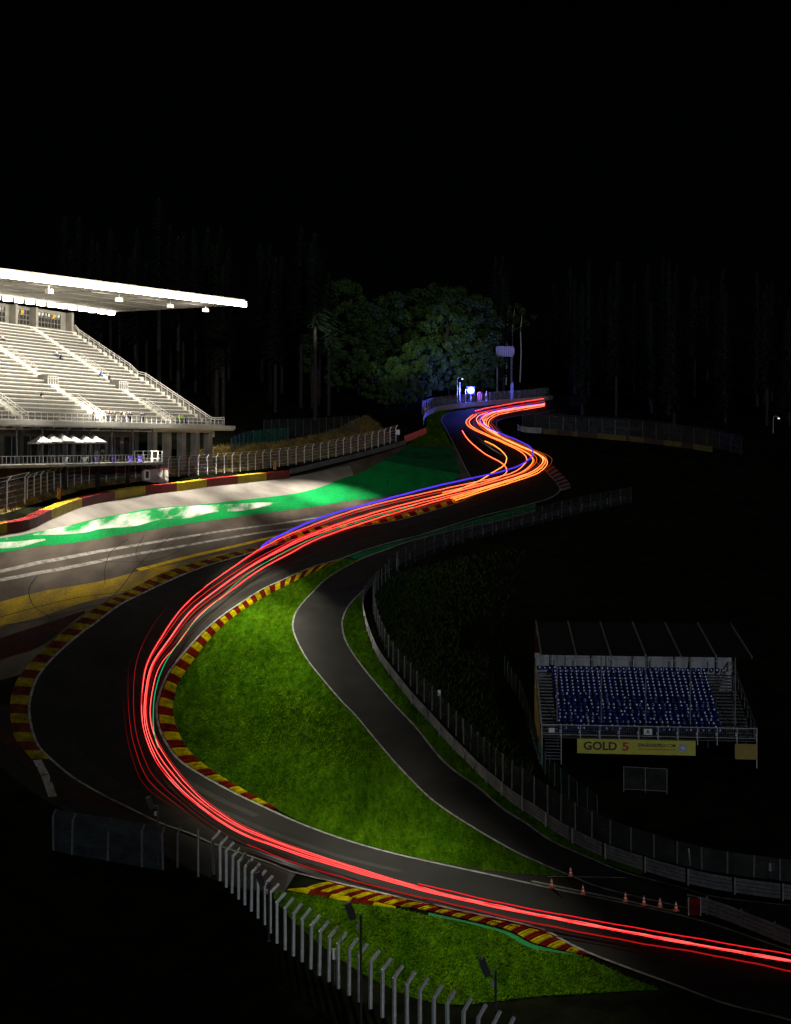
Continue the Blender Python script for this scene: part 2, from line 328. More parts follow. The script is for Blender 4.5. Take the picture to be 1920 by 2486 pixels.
def side(p, off):
    t = np.gradient(p, axis=0)[:, :2]; t /= np.maximum(np.linalg.norm(t, axis=1)[:, None], 1e-9)
    q = p.copy(); q[:, 0] += -t[:, 1]*off; q[:, 1] += t[:, 0]*off; return q
def line(name, pts, width, dz, matname, parent=None, step=1.2):
    c = curve(pts, step=step) if not isinstance(pts, np.ndarray) else pts
    return strip(name, side(c, -width/2), side(c, width/2), dz, matname, parent, 1)
def tufts(name, a, b, density, h, w, matname, m=6, seed=1, lean=0.3, thin=0):
    r = np.random.default_rng(seed); g = strip_grid(a, b, m)
    q0, q1, q2, q3 = g[:-1, :-1].reshape(-1, 3), g[1:, :-1].reshape(-1, 3), g[1:, 1:].reshape(-1, 3), g[:-1, 1:].reshape(-1, 3)
    ar = 0.5*np.abs((q2[:, 0]-q0[:, 0])*(q3[:, 1]-q1[:, 1])-(q2[:, 1]-q0[:, 1])*(q3[:, 0]-q1[:, 0])); N = int(ar.sum()*density)
    k = r.choice(len(ar), N, p=ar/ar.sum()); s = r.random((N, 1)); t = r.random((N, 1))
    c = (q0[k]*(1-s)+q1[k]*s)*(1-t)+(q3[k]*(1-s)+q2[k]*s)*t
    if thin:
        kk = (k % m+t[:, 0])/m; keep = r.random(N) < (1-kk)**thin; c = c[keep]; N = len(c)
    c[:, 2] = ground(c[:, 0], c[:, 1])
    an = r.random(N)*2*math.pi; hh = h*(0.5+r.random(N)); ww = w*(0.6+0.8*r.random(N))
    d = np.stack([np.cos(an), np.sin(an), np.zeros(N)], 1)*ww[:, None]*0.5
    top = c+np.stack([r.normal(0, lean, N)*hh, r.normal(0, lean, N)*hh, hh], 1)
    v = np.stack([c-d, c+d, top], 1).reshape(-1, 3)
    o = link(name, fast_mesh(name, v, 3, matname)); return o

# ground sheet (reaches past the last trees)
xs = np.concatenate([[-900, -500, -300], gx[::1], [320, 520, 900]]); ys = np.concatenate([[-200, -60], gy, [620, 900, 1500]])
XX, YY = np.meshgrid(xs, ys); ZZ = ground(XX, YY)
ZZ += np.maximum(0, YY-480)*0.10
nx_ = len(xs); v = np.stack([XX, YY, ZZ], -1).reshape(-1, 3)
I, J = np.meshgrid(np.arange(nx_-1), np.arange(len(ys)-1)); b0 = (J*nx_+I).ravel()
fs = np.stack([b0, b0+1, b0+1+nx_, b0+nx_], 1)
me = bpy.data.meshes.new('terrain'); me.from_pydata(v.tolist(), [], fs.tolist()); me.materials.append(MATS['earth'])
me.polygons.foreach_set('use_smooth', [True]*len(fs)); prop(link('terrain', me), kind='structure')

# ------------------------------------------------------------------ roads (survey points of the edges)
OUT_LOW = [(2050, 2535), (1920, 2480), (1764, 2440), (1643, 2395), (1522, 2351), (1429, 2315), (1373, 2288), (1321, 2260), (1240, 2239), (1139, 2217), (1015, 2190), (832, 2148), (708, 2117),
           (641, 2092), (516, 2049), (462, 2025), (391, 2000), (320, 1966), (242, 1927), (178, 1889), (132, 1852), (96, 1816), (80, 1781), (71, 1735), (73, 1699), (87, 1653), (114, 1614), (153, 1575),
           (199, 1536), (249, 1500), (332, 1448), (415, 1409), (498, 1376), (581, 1351), (660, 1327), (780, 1294), (903, 1275), (994, 1257), (1100, 1225), (1150, 1203), (1160, 1187), (1153, 1173),
           (1134, 1145), (1113, 1102), (1091, 1059), (1074, 1028), (1073, 1015), (1091, 1003), (1122, 997), (1177, 988), (1270, 976), (1345, 966)]
INN_LOW = [(2050, 2355), (1920, 2310), (1837, 2282), (1744, 2250), (1643, 2222), (1522, 2196), (1401, 2171), (1300, 2150), (1123, 2111), (982, 2080), (760, 2013), (641, 1961), (548, 1916), (494, 1886), (437, 1849),
           (405, 1809), (386, 1767), (380, 1728), (384, 1696), (409, 1635), (459, 1571), (533, 1500), (620, 1441), (674, 1414), (754, 1379), (834, 1355), (892, 1334), (967, 1313), (1074, 1283), (1177, 1252),
           (1270, 1229), (1332, 1211), (1359, 1192), (1353, 1176), (1330, 1150), (1290, 1112), (1245, 1077), (1215, 1046), (1205, 1031), (1215, 1019), (1267, 1009), (1345, 997)]
out_c = curve(OUT_LOW, 520); inn_c = curve(INN_LOW, 520)
# pair the two edges of the road point by point
def pair(a, b):
    ia = 0; B = []
    for k in range(len(a)):
        B.append(None)
    # monotone nearest matching
    idx = np.zeros(len(a)); lo = 0
    for k in range(len(a)):
        w = b[lo:lo+60, :2]-a[k, :2]; j = lo+int(np.argmin((w**2).sum(1))); lo = max(lo, j); idx[k] = lo
    idx = np.convolve(np.pad(idx, 12, mode='edge'), np.ones(25)/25, 'valid'); idx[0] = 0; idx[-1] = len(b)-1
    idx = np.maximum.accumulate(idx)
    return np.stack([np.interp(idx, np.arange(len(b)), b[:, c]) for c in range(3)], 1)
inn_p = pair(out_c, inn_c)
road = strip('race_track', out_c, inn_p, 0.06, 'asphalt', m=10, kind='structure')
line('edge_line', out_c, 0.28, 0.085, 'line_white', road); line('edge_line', inn_c, 0.28, 0.085, 'line_white', road)

SIDE_L = [(1300, 1240), (1200, 1267), (1074, 1294), (994, 1315), (940, 1334), (866, 1363), (796, 1403), (754, 1443), (722, 1481), (711, 1513), (716, 1545), (743, 1598), (780, 1646), (826, 1700), (875, 1752),
          (966, 1860), (1049, 1943), (1132, 2000), (1240, 2063), (1321, 2101), (1389, 2129), (1442, 2151), (1522, 2173), (1667, 2206), (1800, 2240), (1960, 2290)]
SIDE_R = [(1330, 1258), (1208, 1284), (1128, 1305), (1050, 1330), (983, 1362), (924, 1400), (883, 1433), (850, 1466), (833, 1499), (831, 1524), (841, 1561), (883, 1624), (945, 1698), (1028, 1790), (1132, 1893), (1215, 1960),
          (1277, 2000), (1341, 2044), (1442, 2089), (1522, 2121), (1643, 2153), (1732, 2178), (1920, 2200), (2040, 2215)]
sl = curve(SIDE_L, 260); sr = curve(SIDE_R, 260); sr_p = pair(sl, sr)
aroad = strip('access_road', sl, sr_p, 0.05, 'asphalt_side', m=6, kind='structure')
line('edge_line', sl, 0.22, 0.075, 'line_white', aroad); line('edge_line', sr, 0.22, 0.075, 'line_white', aroad)
# tarmac wedge between the two roads near the cones
wa = curve([(1000, 2082), (1123, 2109), (1300, 2148), (1522, 2194), (1744, 2248)], 40); wb = curve([(1130, 2105), (1240, 2120), (1361, 2130), (1442, 2151), (1667, 2206)], 40)
strip('tarmac_wedge', wa, wb, 0.035, 'asphalt_side', m=3, kind='structure')
line('painted_line', [(1330, 2130), (1420, 2131), (1520, 2133)], 0.14, 0.082, 'line_worn', aroad)
line('painted_line', [(1290, 2140), (1401, 2163), (1522, 2188), (1640, 2214)], 0.3, 0.05, 'line_worn', aroad)
# paved run-off on the hill side
ro_top = curve([(-220, 1345), (-60, 1312), (17, 1293), (79, 1282), (124, 1258), (199, 1230), (278, 1212), (353, 1199), (429, 1191), (502, 1181), (577, 1172), (647, 1164), (704, 1158), (800, 1137), (900, 1108), (985, 1080)], 120)
ro_bot = curve([(-260, 1720), (-120, 1680), (10, 1650), (60, 1632), (114, 1600), (199, 1528), (332, 1442), (415, 1404), (498, 1371), (581, 1347), (660, 1322), (780, 1290), (903, 1270), (1023, 1244), (1120, 1206), (1150, 1180), (1134, 1145), (1115, 1102), (1098, 1080)], 120)
runoff = strip('run_off', ro_top, ro_bot, 0.02, 'asphalt_apron', m=24, kind='structure')
pale_b = curve([(-220, 1360), (0, 1318), (100, 1300), (207, 1276), (290, 1260), (373, 1245), (498, 1232), (700, 1208), (764, 1195), (860, 1160)], 80)
pale_t = curve([(-220, 1345), (0, 1298), (79, 1282), (124, 1258), (199, 1230), (278, 1212), (353, 1199), (429, 1191), (502, 1181), (577, 1172), (647, 1164), (704, 1158), (850, 1130)], 80)
strip('pale_tarmac', pale_t, pale_b, 0.032, 'asphalt_pale', runoff, 6)
g_b = curve([(-220, 1372), (0, 1342), (124, 1324), (249, 1307), (373, 1286), (498, 1266), (700, 1239), (834, 1219), (900, 1211), (1023, 1186), (1097, 1167), (1118, 1151)], 120)
g_t = curve([(-220, 1352), (0, 1307), (100, 1290), (207, 1266), (290, 1249), (373, 1234), (498, 1224), (700, 1201), (764, 1187), (834, 1161), (876, 1148), (931, 1118)], 120)
strip('painted_band', g_t, g_b, 0.042, 'paint_green', runoff, 8)
strip('painted_band', curve([(931, 1118), (955, 1106), (985, 1083)], 14), curve([(1118, 1151), (1108, 1115), (1094, 1084)], 14), 0.042, 'paint_green_dark', runoff, 10)  # same green darkened, with the weaker light here put into the paint
w_b = curve([(80, 1300), (130, 1299), (207, 1293), (250, 1284), (330, 1277), (390, 1262), (460, 1258), (520, 1244), (590, 1240), (680, 1222)], 80)
w_t = curve([(80, 1297), (130, 1284), (207, 1268), (290, 1251), (373, 1237), (430, 1231), (498, 1227), (560, 1224), (620, 1221), (680, 1220)], 80)
strip('worn_patch', w_t, w_b, 0.052, 'paint_white', runoff, 6)
strip('worn_patch', curve([(-60, 1322), (30, 1316), (110, 1309)], 14), curve([(-60, 1336), (40, 1330), (110, 1313)], 14), 0.052, 'paint_white', runoff, 3)
line('painted_line', [(-200, 1428), (0, 1388), (124, 1361), (249, 1338), (373, 1317), (539, 1290), (700, 1268), (790, 1254)], 0.62, 0.045, 'line_worn', runoff)
line('painted_line', [(-200, 1450), (0, 1409), (124, 1386), (290, 1353), (456, 1324), (622, 1295), (720, 1281)], 0.62, 0.045, 'line_worn', runoff)
line('painted_line', [(335, 1384), (456, 1353), (581, 1324), (655, 1306), (740, 1286)], 0.75, 0.048, 'paint_yellow', runoff)
strip('painted_band', curve([(-200, 1510), (0, 1462), (166, 1425), (332, 1388), (456, 1364), (560, 1340)], 60), curve([(-200, 1585), (0, 1523), (124, 1490), (249, 1452), (353, 1413), (436, 1380), (545, 1347)], 60), 0.042, 'paint_yellow_worn', runoff, 8)
strip('painted_band', curve([(-200, 1620), (0, 1550), (124, 1510), (207, 1483)], 40), curve([(-200, 1690), (0, 1604), (104, 1566), (205, 1490)], 40), 0.042, 'paint_red_worn', runoff, 8)
for pts in [[(420, 1300), (380, 1330), (330, 1380), (300, 1420), (250, 1470), (228, 1500)], [(310, 1310), (270, 1340), (255, 1380), (255, 1420)], [(90, 1400), (70, 1430), (80, 1470), (120, 1500), (140, 1540)],
            [(350, 1300), (330, 1340), (345, 1370), (420, 1400)], [(0, 1500), (150, 1460), (330, 1430), (420, 1385)], [(0, 1520), (120, 1500), (250, 1470)], [(640, 1255), (700, 1262), (760, 1250)],
            [(940, 1180), (945, 1160), (980, 1148), (1040, 1143), (1075, 1140)], [(960, 1150), (1010, 1140), (1060, 1148)], [(1070, 1145), (1080, 1160), (1095, 1168)], [(500, 1290), (450, 1330), (380, 1360), (300, 1365), (220, 1360)]]:
    line('skid_mark', pts, random.uniform(0.08, 0.14), 0.060, 'skid', runoff)
mat('asphalt_patch', (0.013, 0.012, 0.0115), 0.95, (0.022, 0.020, 0.019), 0.6, 8, 0.3, 0.7, spec=0.03)
def lane(w0, w1, i0, i1, dz, m, nm):
    a = out_c[i0:i1]*(1-w0)+inn_p[i0:i1]*w0; b = out_c[i0:i1]*(1-w1)+inn_p[i0:i1]*w1; strip(nm, a, b, dz, m, road, 2)
lane(.58, .66, 60, 430, .066, 'asphalt_rubber', 'rubber_line'); lane(.76, .84, 90, 400, .066, 'asphalt_rubber', 'rubber_line'); lane(.25, .28, 150, 300, .066, 'asphalt_rubber', 'rubber_line')
lane(.03, .30, 70, 130, .067, 'asphalt_patch', 'tarmac_patch'); lane(.05, .45, 280, 330, .064, 'asphalt_patch', 'tarmac_patch')
lane(.5, .505, 0, 500, .068, 'asphalt_rubber', 'tarmac_seam')
# tarmac outside the corner
oa = curve([(720, 2119), (641, 2094), (516, 2052), (391, 2002), (242, 1930), (132, 1855), (85, 1800), (60, 1720)], 60)
ob = curve([(690, 2165), (600, 2160), (480, 2120), (330, 2040), (150, 1965), (20, 1880), (-40, 1800), (-60, 1700)], 60)
outer = strip('outer_apron', oa, ob, 0.03, 'asphalt_rubber', m=6, kind='structure')
strip('painted_band', curve([(700, 2122), (600, 2088), (560, 2080)], 14), curve([(690, 2160), (640, 2150), (580, 2110)], 14), 0.05, 'paint_red_worn', outer, 3)
line('painted_line', [(0, 1775), (60, 1840), (130, 1895), (210, 1935), (300, 1975)], 1.6, 0.05, 'paint_red_worn', outer)
line('painted_line', [(90, 1846), (110, 1885), (128, 1935)], 0.9, 0.055, 'line_worn', outer)
# painted green strip between the roads
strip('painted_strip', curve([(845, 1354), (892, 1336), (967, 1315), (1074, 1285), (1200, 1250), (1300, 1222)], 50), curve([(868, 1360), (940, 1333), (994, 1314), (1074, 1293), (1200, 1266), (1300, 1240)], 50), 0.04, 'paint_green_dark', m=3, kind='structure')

# lawns
KERB_IN_OUT = [(786, 1377), (727, 1406), (674, 1433), (631, 1456), (577, 1491), (509, 1553), (466, 1610), (434, 1656), (423, 1692), (421, 1728), (425, 1756), (441, 1795), (466, 1831), (498, 1859), (541, 1888), (600, 1923), (674, 1964)]
lw_a = curve([(845, 1355), (786, 1375), (727, 1404), (631, 1454), (577, 1489), (509, 1551), (466, 1608), (432, 1656), (420, 1728), (424, 1756), (440, 1797), (496, 1861), (600, 1925), (674, 1966), (760, 2009), (982, 2076), (1123, 2108), (1240, 2120), (1361, 2131)], 150)
lw_b = curve([(870, 1362), (866, 1364), (800, 1403), (756, 1443), (724, 1481), (713, 1513), (714, 1545), (741, 1598), (778, 1646), (824, 1700), (873, 1752), (964, 1860), (1047, 1943), (1130, 2000), (1238, 2063), (1319, 2101), (1375, 2125)], 150)
strip('infield_lawn', lw_a, lw_b, 0.015, 'grass_ground', m=24, kind='structure')
prop(tufts('lawn_grass', lw_a, lw_b, 80, 0.12, 0.07, 'grass_blade', 24, 3, 0.5), 'short mown green grass filling the infield between the two roads', 'grass', kind='stuff')
vr_a = curve([(924, 1402), (884, 1435), (852, 1467), (836, 1499), (834, 1524), (844, 1561), (886, 1624), (948, 1698), (1031, 1790), (1135, 1893), (1218, 1960), (1280, 2000), (1344, 2043), (1445, 2088), (1560, 2125)], 90)
vr_b = curve([(930, 1402), (892, 1433), (882, 1466), (884, 1499), (896, 1545), (918, 1595), (955, 1648), (1003, 1708), (1055, 1765), (1120, 1835), (1180, 1895), (1240, 1945), (1300, 1985), (1365, 2030), (1460, 2078), (1560, 2112)], 90)
strip('verge', vr_a, vr_b, 0.03, 'grass_ground', m=4, kind='structure')
prop(tufts('verge_grass', vr_a, vr_b, 55, 0.16, 0.07, 'grass_blade', 4, 4, 0.5), 'narrow grass verge between the access road and the crash barrier', 'grass', kind='stuff')
fg_a = curve([(668, 2163), (766, 2176), (849, 2193), (961, 2207), (1040, 2224), (1139, 2246), (1222, 2269), (1281, 2302), (1341, 2313), (1413, 2323), (1502, 2363), (1595, 2402)], 80)
fg_b = curve([(664, 2180), (700, 2225), (760, 2280), (850, 2345), (930, 2392), (1010, 2425), (1100, 2440), (1200, 2432), (1300, 2420), (1400, 2414), (1500, 2408), (1598, 2404)], 80)
strip('near_lawn', fg_a, fg_b, 0.02, 'grass_ground', m=16, kind='structure')
prop(tufts('near_grass', fg_a, fg_b, 90, 0.17, 0.08, 'grass_blade', 16, 5, 0.6), 'rough green grass between the near kerb and the tall debris fence', 'grass', kind='stuff')
ug_a = curve([(985, 1082), (1012, 1062), (1034, 1042), (1036, 1015), (1060, 996), (1110, 986), (1190, 979)], 40); ug_b = curve([(1096, 1082), (1085, 1060), (1071, 1030), (1070, 1015), (1089, 1002), (1122, 995), (1190, 984)], 40)
strip('upper_lawn', ug_a, ug_b, 0.03, 'grass_ground', m=8, kind='structure')
prop(tufts('upper_grass', ug_a, ug_b, 30, 0.28, 0.16, 'grass_blade', 8, 6, 0.5), 'grass strip beside the white edge line under the blue-lit barrier', 'grass', kind='stuff')
dg_a = curve([(-100, 1275), (0, 1250), (150, 1205), (240, 1182), (400, 1160), (560, 1145), (700, 1128), (850, 1100), (955, 1070)], 70); dg_b = curve([(-100, 1200), (0, 1180), (150, 1150), (260, 1135), (400, 1118), (520, 1085), (700, 1068), (820, 1040), (890, 1010)], 70)
strip('rough_bank', dg_a, dg_b, 0.03, 'grass_dry', m=10, kind='structure')
prop(tufts('dry_grass', dg_a, dg_b, 9, 0.55, 0.22, 'grass_dry', 10, 7, 0.6), 'straw coloured rough grass on the bank behind the tyre wall', 'grass', kind='stuff')
bk_a = curve([(940, 1400), (915, 1440), (905, 1500), (930, 1570), (985, 1640), (1060, 1725), (1160, 1825), (1260, 1910)], 60); bk_b = curve([(1300, 1330), (1290, 1400), (1270, 1480), (1260, 1560), (1260, 1640), (1280, 1720), (1300, 1800), (1330, 1880)], 60)
prop(tufts('bank_weeds', bk_a, bk_b, 9, 0.6, 0.2, 'grass_dark', 10, 8, 0.6, 1.6), 'dark weeds covering the bank below the access road fence', 'weeds', kind='stuff')

# ------------------------------------------------------------------ kerbs
def kerb(label, inner, outer, n, mats, prof=(0.02, 0.075, 0.085, 0.03), base=0.05):
    c = catmull(P(inner)); d = catmull(P(outer)); c = resample(c, n*4+1); d = resample(d, n*4+1)
    mid = drop([(c[len(c)//2]+d[len(d)//2])/2])[0]
    r = root('kerb', mid, label, 'kerb'); M_ = len(prof)-1
    for i in range(n):
        mb = MB(); a = c[i*4:i*4+5].copy(); b = d[i*4:i*4+5].copy()
        a[-1] = a[-1]*0.95+a[-2]*0.05; b[-1] = b[-1]*0.95+b[-2]*0.05
        g = strip_grid(a, b, M_); z = ground(g[..., 0], g[..., 1])+base
        top = g.copy(); top[..., 2] = z+np.array(prof)[None, :]+np.array((-.012, .022, -.012, .022, -.012))[:, None]; bot = g.copy(); bot[..., 2] = z-0.06
        nn = 5; V = np.concatenate([top.reshape(-1, 3), bot.reshape(-1, 3)]); o_ = nn*(M_+1); I_ = lambda p, q: p*(M_+1)+q
        fs = [(I_(p, q), I_(p+1, q), I_(p+1, q+1), I_(p, q+1)) for p in range(4) for q in range(M_)]
        for q in range(M_): fs += [(I_(0, q), I_(0, q+1), o_+I_(0, q+1), o_+I_(0, q)), (I_(4, q+1), I_(4, q), o_+I_(4, q), o_+I_(4, q+1))]
        for p in range(4): fs += [(I_(p+1, 0), I_(p, 0), o_+I_(p, 0), o_+I_(p+1, 0)), (I_(p, M_), I_(p+1, M_), o_+I_(p+1, M_), o_+I_(p, M_))]
        mb.add(V, fs); ob = mb.build('kerb_block', mats[i % len(mats)], r)
    return r
K_IN = [(834, 1357), (754, 1381), (674, 1416), (620, 1443), (535, 1502), (462, 1572), (413, 1636), (389, 1696), (385, 1728), (391, 1767), (410, 1807), (441, 1847), (498, 1884), (551, 1913), (641, 1958), (668, 1968)]
K_OUT = [(800, 1372)]+KERB_IN_OUT[1:]
kerb('red and yellow kerb along the inside of the corner beside the lawn', K_IN, K_OUT, 52, ['kerb_yellow', 'kerb_red'])
ol = [(121, 1843), (96, 1818), (78, 1781), (69, 1735), (71, 1699), (85, 1653), (112, 1613), (151, 1574), (197, 1535), (247, 1499), (330, 1447), (413, 1408), (496, 1375), (579, 1350), (656, 1327)]
ll = [(76, 1843), (37, 1795), (27, 1756), (24, 1713), (32, 1671), (50, 1639), (78, 1603), (124, 1560), (185, 1511), (232, 1477), (311, 1436), (373, 1402), (436, 1378), (539, 1349), (643, 1323)]
kerb('worn red and yellow kerb on the outside edge against the run-off', ol, ll, 46, ['kerb_yellow_worn', 'kerb_red_worn'], (0.02, 0.06, 0.05, 0.02))
kerb('red and yellow kerb at the exit beneath the bundle of light trails', [(660, 1325), (780, 1292), (903, 1273), (994, 1255), (1100, 1223), (1148, 1202)], [(655, 1315), (780, 1278), (900, 1265), (1023, 1237), (1091, 1215), (1135, 1192)], 30, ['kerb_yellow', 'kerb_red'], (0.02, 0.06, 0.05, 0.02))
kerb('red and yellow kerb in front of the tall debris fence', [(795, 2142), (850, 2154), (1015, 2193), (1139, 2220), (1240, 2242), (1300, 2258), (1321, 2263), (1373, 2291), (1427, 2317)], [(740, 2158), (849, 2179), (961, 2200), (1040, 2212), (1098, 2225), (1181, 2244), (1243, 2263), (1300, 2292), (1420, 2322)], 34, ['kerb_yellow', 'kerb_red'], (0.02, 0.09, 0.10, 0.03))
kerb('broad flat red and yellow panels at the start of the near kerb', [(700, 2160), (740, 2157), (800, 2166), (880, 2184), (960, 2202)], [(696, 2162), (760, 2174), (849, 2191), (905, 2200), (962, 2206)], 5, ['kerb_yellow', 'kerb_red'], (0.01, 0.02, 0.02, 0.01))
kerb('dark red kerb on the right of the crest', [(1322, 1140), (1340, 1160), (1356, 1180), (1362, 1192)], [(1340, 1128), (1362, 1150), (1382, 1172), (1385, 1185)], 14, ['kerb_red', 'concrete_dark'])
strip('painted_strip', curve([(1040, 2217), (1098, 2230), (1181, 2249), (1243, 2268), (1300, 2296), (1415, 2322)], 40), curve([(1040, 2224), (1139, 2245), (1222, 2268), (1281, 2301), (1341, 2313), (1413, 2324)], 40), 0.06, 'paint_green', m=2, kind='structure')

# ------------------------------------------------------------------ tyre walls
def torus_tyre(mb, c, r=0.34, t=0.13, mi=0):
    mb.lathe([(r-t, 0.02), (r-t*0.4, 0.20), (r, 0.17), (r+0.02, 0.0), (r, -0.1)], 8, c, mi)
def tyre_wall(label, pts, bounds, height, depth, cols, hill=1, tyres=True):
    """pts: survey points of the front foot; bounds: section ends along it in photo x"""
    c = catmull(P(pts), 30); px = 960+F*c[:, 0]/c[:, 1]
    r = root('tyre_wall', drop([c[len(c)//2]])[0], label, 'tyre wall')
    for i in range(len(bounds)-1):
        lo, hi = bounds[i]+0.4, bounds[i+1]-0.4
        s = np.linspace(lo, hi, 7); o = np.argsort(px)
        a = np.stack([np.interp(s, px[o], c[o, k]) for k in range(3)], 1); b = side(a, depth*hill); cn = cols[i % 2]
        sec = root('barrier_section', drop([a[3]])[0], None, None); sec.parent = r; sec.location = sec.location-r.location
        mb = MB(); f = side(a, -0.06*hill)
        z0 = ground(a[:, 0], a[:, 1])
        for k in range(6):
            p = [(*a[k, :2], z0[k]-0.2), (*a[k+1, :2], z0[k+1]-0.2), (*f[k+1, :2], z0[k+1]-0.2), (*f[k, :2], z0[k]-0.2)]
            p += [(q[0], q[1], q[2]+0.2+height) for q in p]
            mb.hexa(p)
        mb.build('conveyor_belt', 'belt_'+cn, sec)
        if tyres:
            L = length(a); nt_ = max(3, int(L/0.68)); rows = max(2, int(depth/0.68)); mb = MB()
            for rr in range(rows):
                q = resample(side(a, hill*(0.36+rr*0.68)), nt_)
                for p in q:
                    torus_tyre(mb, (p[0], p[1], z0.mean()*0+float(ground(p[0], p[1]))*0+float(np.interp(0, [0], [0]))+float(ground(*resample(a, nt_)[min(nt_-1, int(np.argmin(((q-p)**2).sum(1))))][:2]))+height-0.17+random.uniform(-0.04, 0.04)))
            mb.build('tyre', 'tyre_'+cn, sec, smooth=True)['kind'] = 'stuff'
            mb = MB(); bb = side(a, hill*depth)
            for k in range(6):
                p = [(*side(a, hill*0.05)[k, :2], z0[k]-0.2), (*side(a, hill*0.05)[k+1, :2], z0[k+1]-0.2), (*bb[k+1, :2], z0[k+1]-0.2), (*bb[k, :2], z0[k]-0.2)]
                p += [(q[0], q[1], q[2]+0.2+height-0.25) for q in p]
                mb.hexa(p)
            mb.build('tyre_stack', 'belt_'+cn, sec)
    return r
TW = [(-200, 1350), (-60, 1315), (0, 1297), (40, 1291), (79, 1283), (124, 1261), (199, 1232), (278, 1214), (353, 1201), (429, 1193), (502, 1183), (577, 1174), (647, 1166), (704, 1160)]
tyre_wall('long wall of painted tyres in red and yellow sections edging the run-off', TW, [-90, 17, 124, 199, 278, 353, 429, 502, 577, 647, 703], 1.55, 2.3, ['yellow', 'red'])
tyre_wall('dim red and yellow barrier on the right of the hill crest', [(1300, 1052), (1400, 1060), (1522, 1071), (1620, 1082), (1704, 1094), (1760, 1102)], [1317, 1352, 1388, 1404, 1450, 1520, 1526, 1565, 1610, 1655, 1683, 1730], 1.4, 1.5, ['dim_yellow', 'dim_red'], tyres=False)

# ------------------------------------------------------------------ fences and crash barriers
def post_mesh(h, arm, w=0.12, matname='galvanised'):
    mb = MB(); mb.box((0, 0, h/2-0.2), (w, w*1.1, h+0.4))
    if arm: mb.bar((0, 0, h-0.05), (0, arm[0], h+arm[1]), w*0.9, w)
    return mb.mesh('post', matname)
def fence(label, pts, h, arm=None, matname='galvanised', net='netting', wires=4, w=0.12, up=0.0, group=None, net_h=None, cat='fence', wire_mat=None):
    pts = np.array(pts, float); pts[:, 2] += up
    r = root('debris_fence' if arm else 'mesh_fence', pts[len(pts)//2], label, cat, group); pm = post_mesh(h, arm, w, matname)
    t = np.gradient(pts, axis=0); tops = []
    for i, p in enumerate(pts):
        o = link('post', pm, r, p); an = math.atan2(t[i][1], t[i][0]); o.rotation_euler = (random.gauss(0, 0.012), random.gauss(0, 0.012), an)
        e = np.array((-math.sin(an), math.cos(an)))*(arm[0] if arm else 0)
        tops.append((p[0]+e[0], p[1]+e[1], p[2]+h+(arm[1] if arm else 0)))
    tops = np.array(tops)
    if net:
        for i in range(len(pts)-1):
            a, b = pts[i], pts[i+1]; H_ = net_h or h
            v = [a, b, b+(0, 0, H_), a+(0, 0, H_)]; f = [(0, 1, 2, 3)]
            if arm: v += [tops[i+1], tops[i]]; f.append((3, 2, 4, 5))
            mb = MB(); mb.add(v, f); mb.build('mesh_panel', net, r)
    for k in range(wires):
        z = h*(k+1)/wires; mb = MB()
        for i in range(len(pts)-1): mb.bar(pts[i]+(0, 0, z), pts[i+1]+(0, 0, z), 0.028)
        mb.build('cable', wire_mat or matname, r)
    if arm and wires:
        mb = MB()
        for i in range(len(pts)-1): mb.bar(tops[i], tops[i+1], 0.03)
        mb.build('cable', wire_mat or matname, r)
    return r
def along(pts, step, up=0.0):
    c = catmull(P(pts)); return drop(resample(c, max(2, int(length(c)/step)+1)), up)
def w_rail(label, base, n_rails, h0, dh, step=4.0, sgn=1, matname='galvanised', group=None):
    """crash barrier: stacked corrugated rails on posts"""
    c = drop(base); L = length(c); n = max(2, int(L/step)); c = resample(c, n*2+1)
    r = root('crash_barrier', c[len(c)//2], label, 'crash barrier', group)
    prof = [(0, -0.16), (0.07, -0.11), (0.07, -0.06), (0.0, 0.0), (0.07, 0.06), (0.07, 0.11), (0, 0.16)]
    zb = drop(c)[:, 2]
    for i in range(n):
        a = c[i*2:i*2+3]; dev = random.uniform(-0.015, 0.015)
        for k in range(n_rails):
            mb = MB(); rows = []
            for p, z in zip(a, zb[i*2:i*2+3]): rows.append((p, z))
            V = []
            t = np.gradient(a, axis=0)
            for j, (p, z) in enumerate(rows):
                d = t[j][:2]/np.linalg.norm(t[j][:2]); nrm = np.array((-d[1], d[0]))*sgn
                for o_, zz in prof: V.append((p[0]+nrm[0]*(o_+dev), p[1]+nrm[1]*(o_+dev), z+h0+k*dh+zz*dh/0.36))
            m = len(prof)
            fs = [(j*m+q, (j+1)*m+q, (j+1)*m+q+1, j*m+q+1) for j in range(2) for q in range(m-1)]
            mb.add(V, fs); mb.build('rail', matname, r)
        p = a[1]; t1 = (a[2]-a[0])[:2]; t1 /= np.linalg.norm(t1); nrm = np.array((-t1[1], t1[0]))*sgn
        mb = MB(); q = p[:2]-nrm*0.12; mb.box((q[0], q[1], zb[i*2+1]+(h0+n_rails*dh)/2-0.15), (0.14, 0.14, h0+n_rails*dh+0.1)); mb.build('post', 'galv_dull', r)
    return r
# run-off debris fence (on the hill side of the tyre wall)
f1 = along([(-110, 1262), (-50, 1254), (0, 1243), (60, 1227)], 4.2)
fence('short debris fence at the near end of the tyre wall', f1, 4.6, (-0.7, 0.7), 'galv_lit', wires=5, w=0.13)
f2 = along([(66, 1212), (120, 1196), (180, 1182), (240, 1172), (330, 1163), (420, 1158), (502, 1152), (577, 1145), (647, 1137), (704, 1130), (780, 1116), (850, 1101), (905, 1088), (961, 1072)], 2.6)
fence('long debris fence with galvanised posts behind the tyre wall', f2, 3.5, (-0.55, 0.55), 'galv_lit', wires=5, w=0.13)
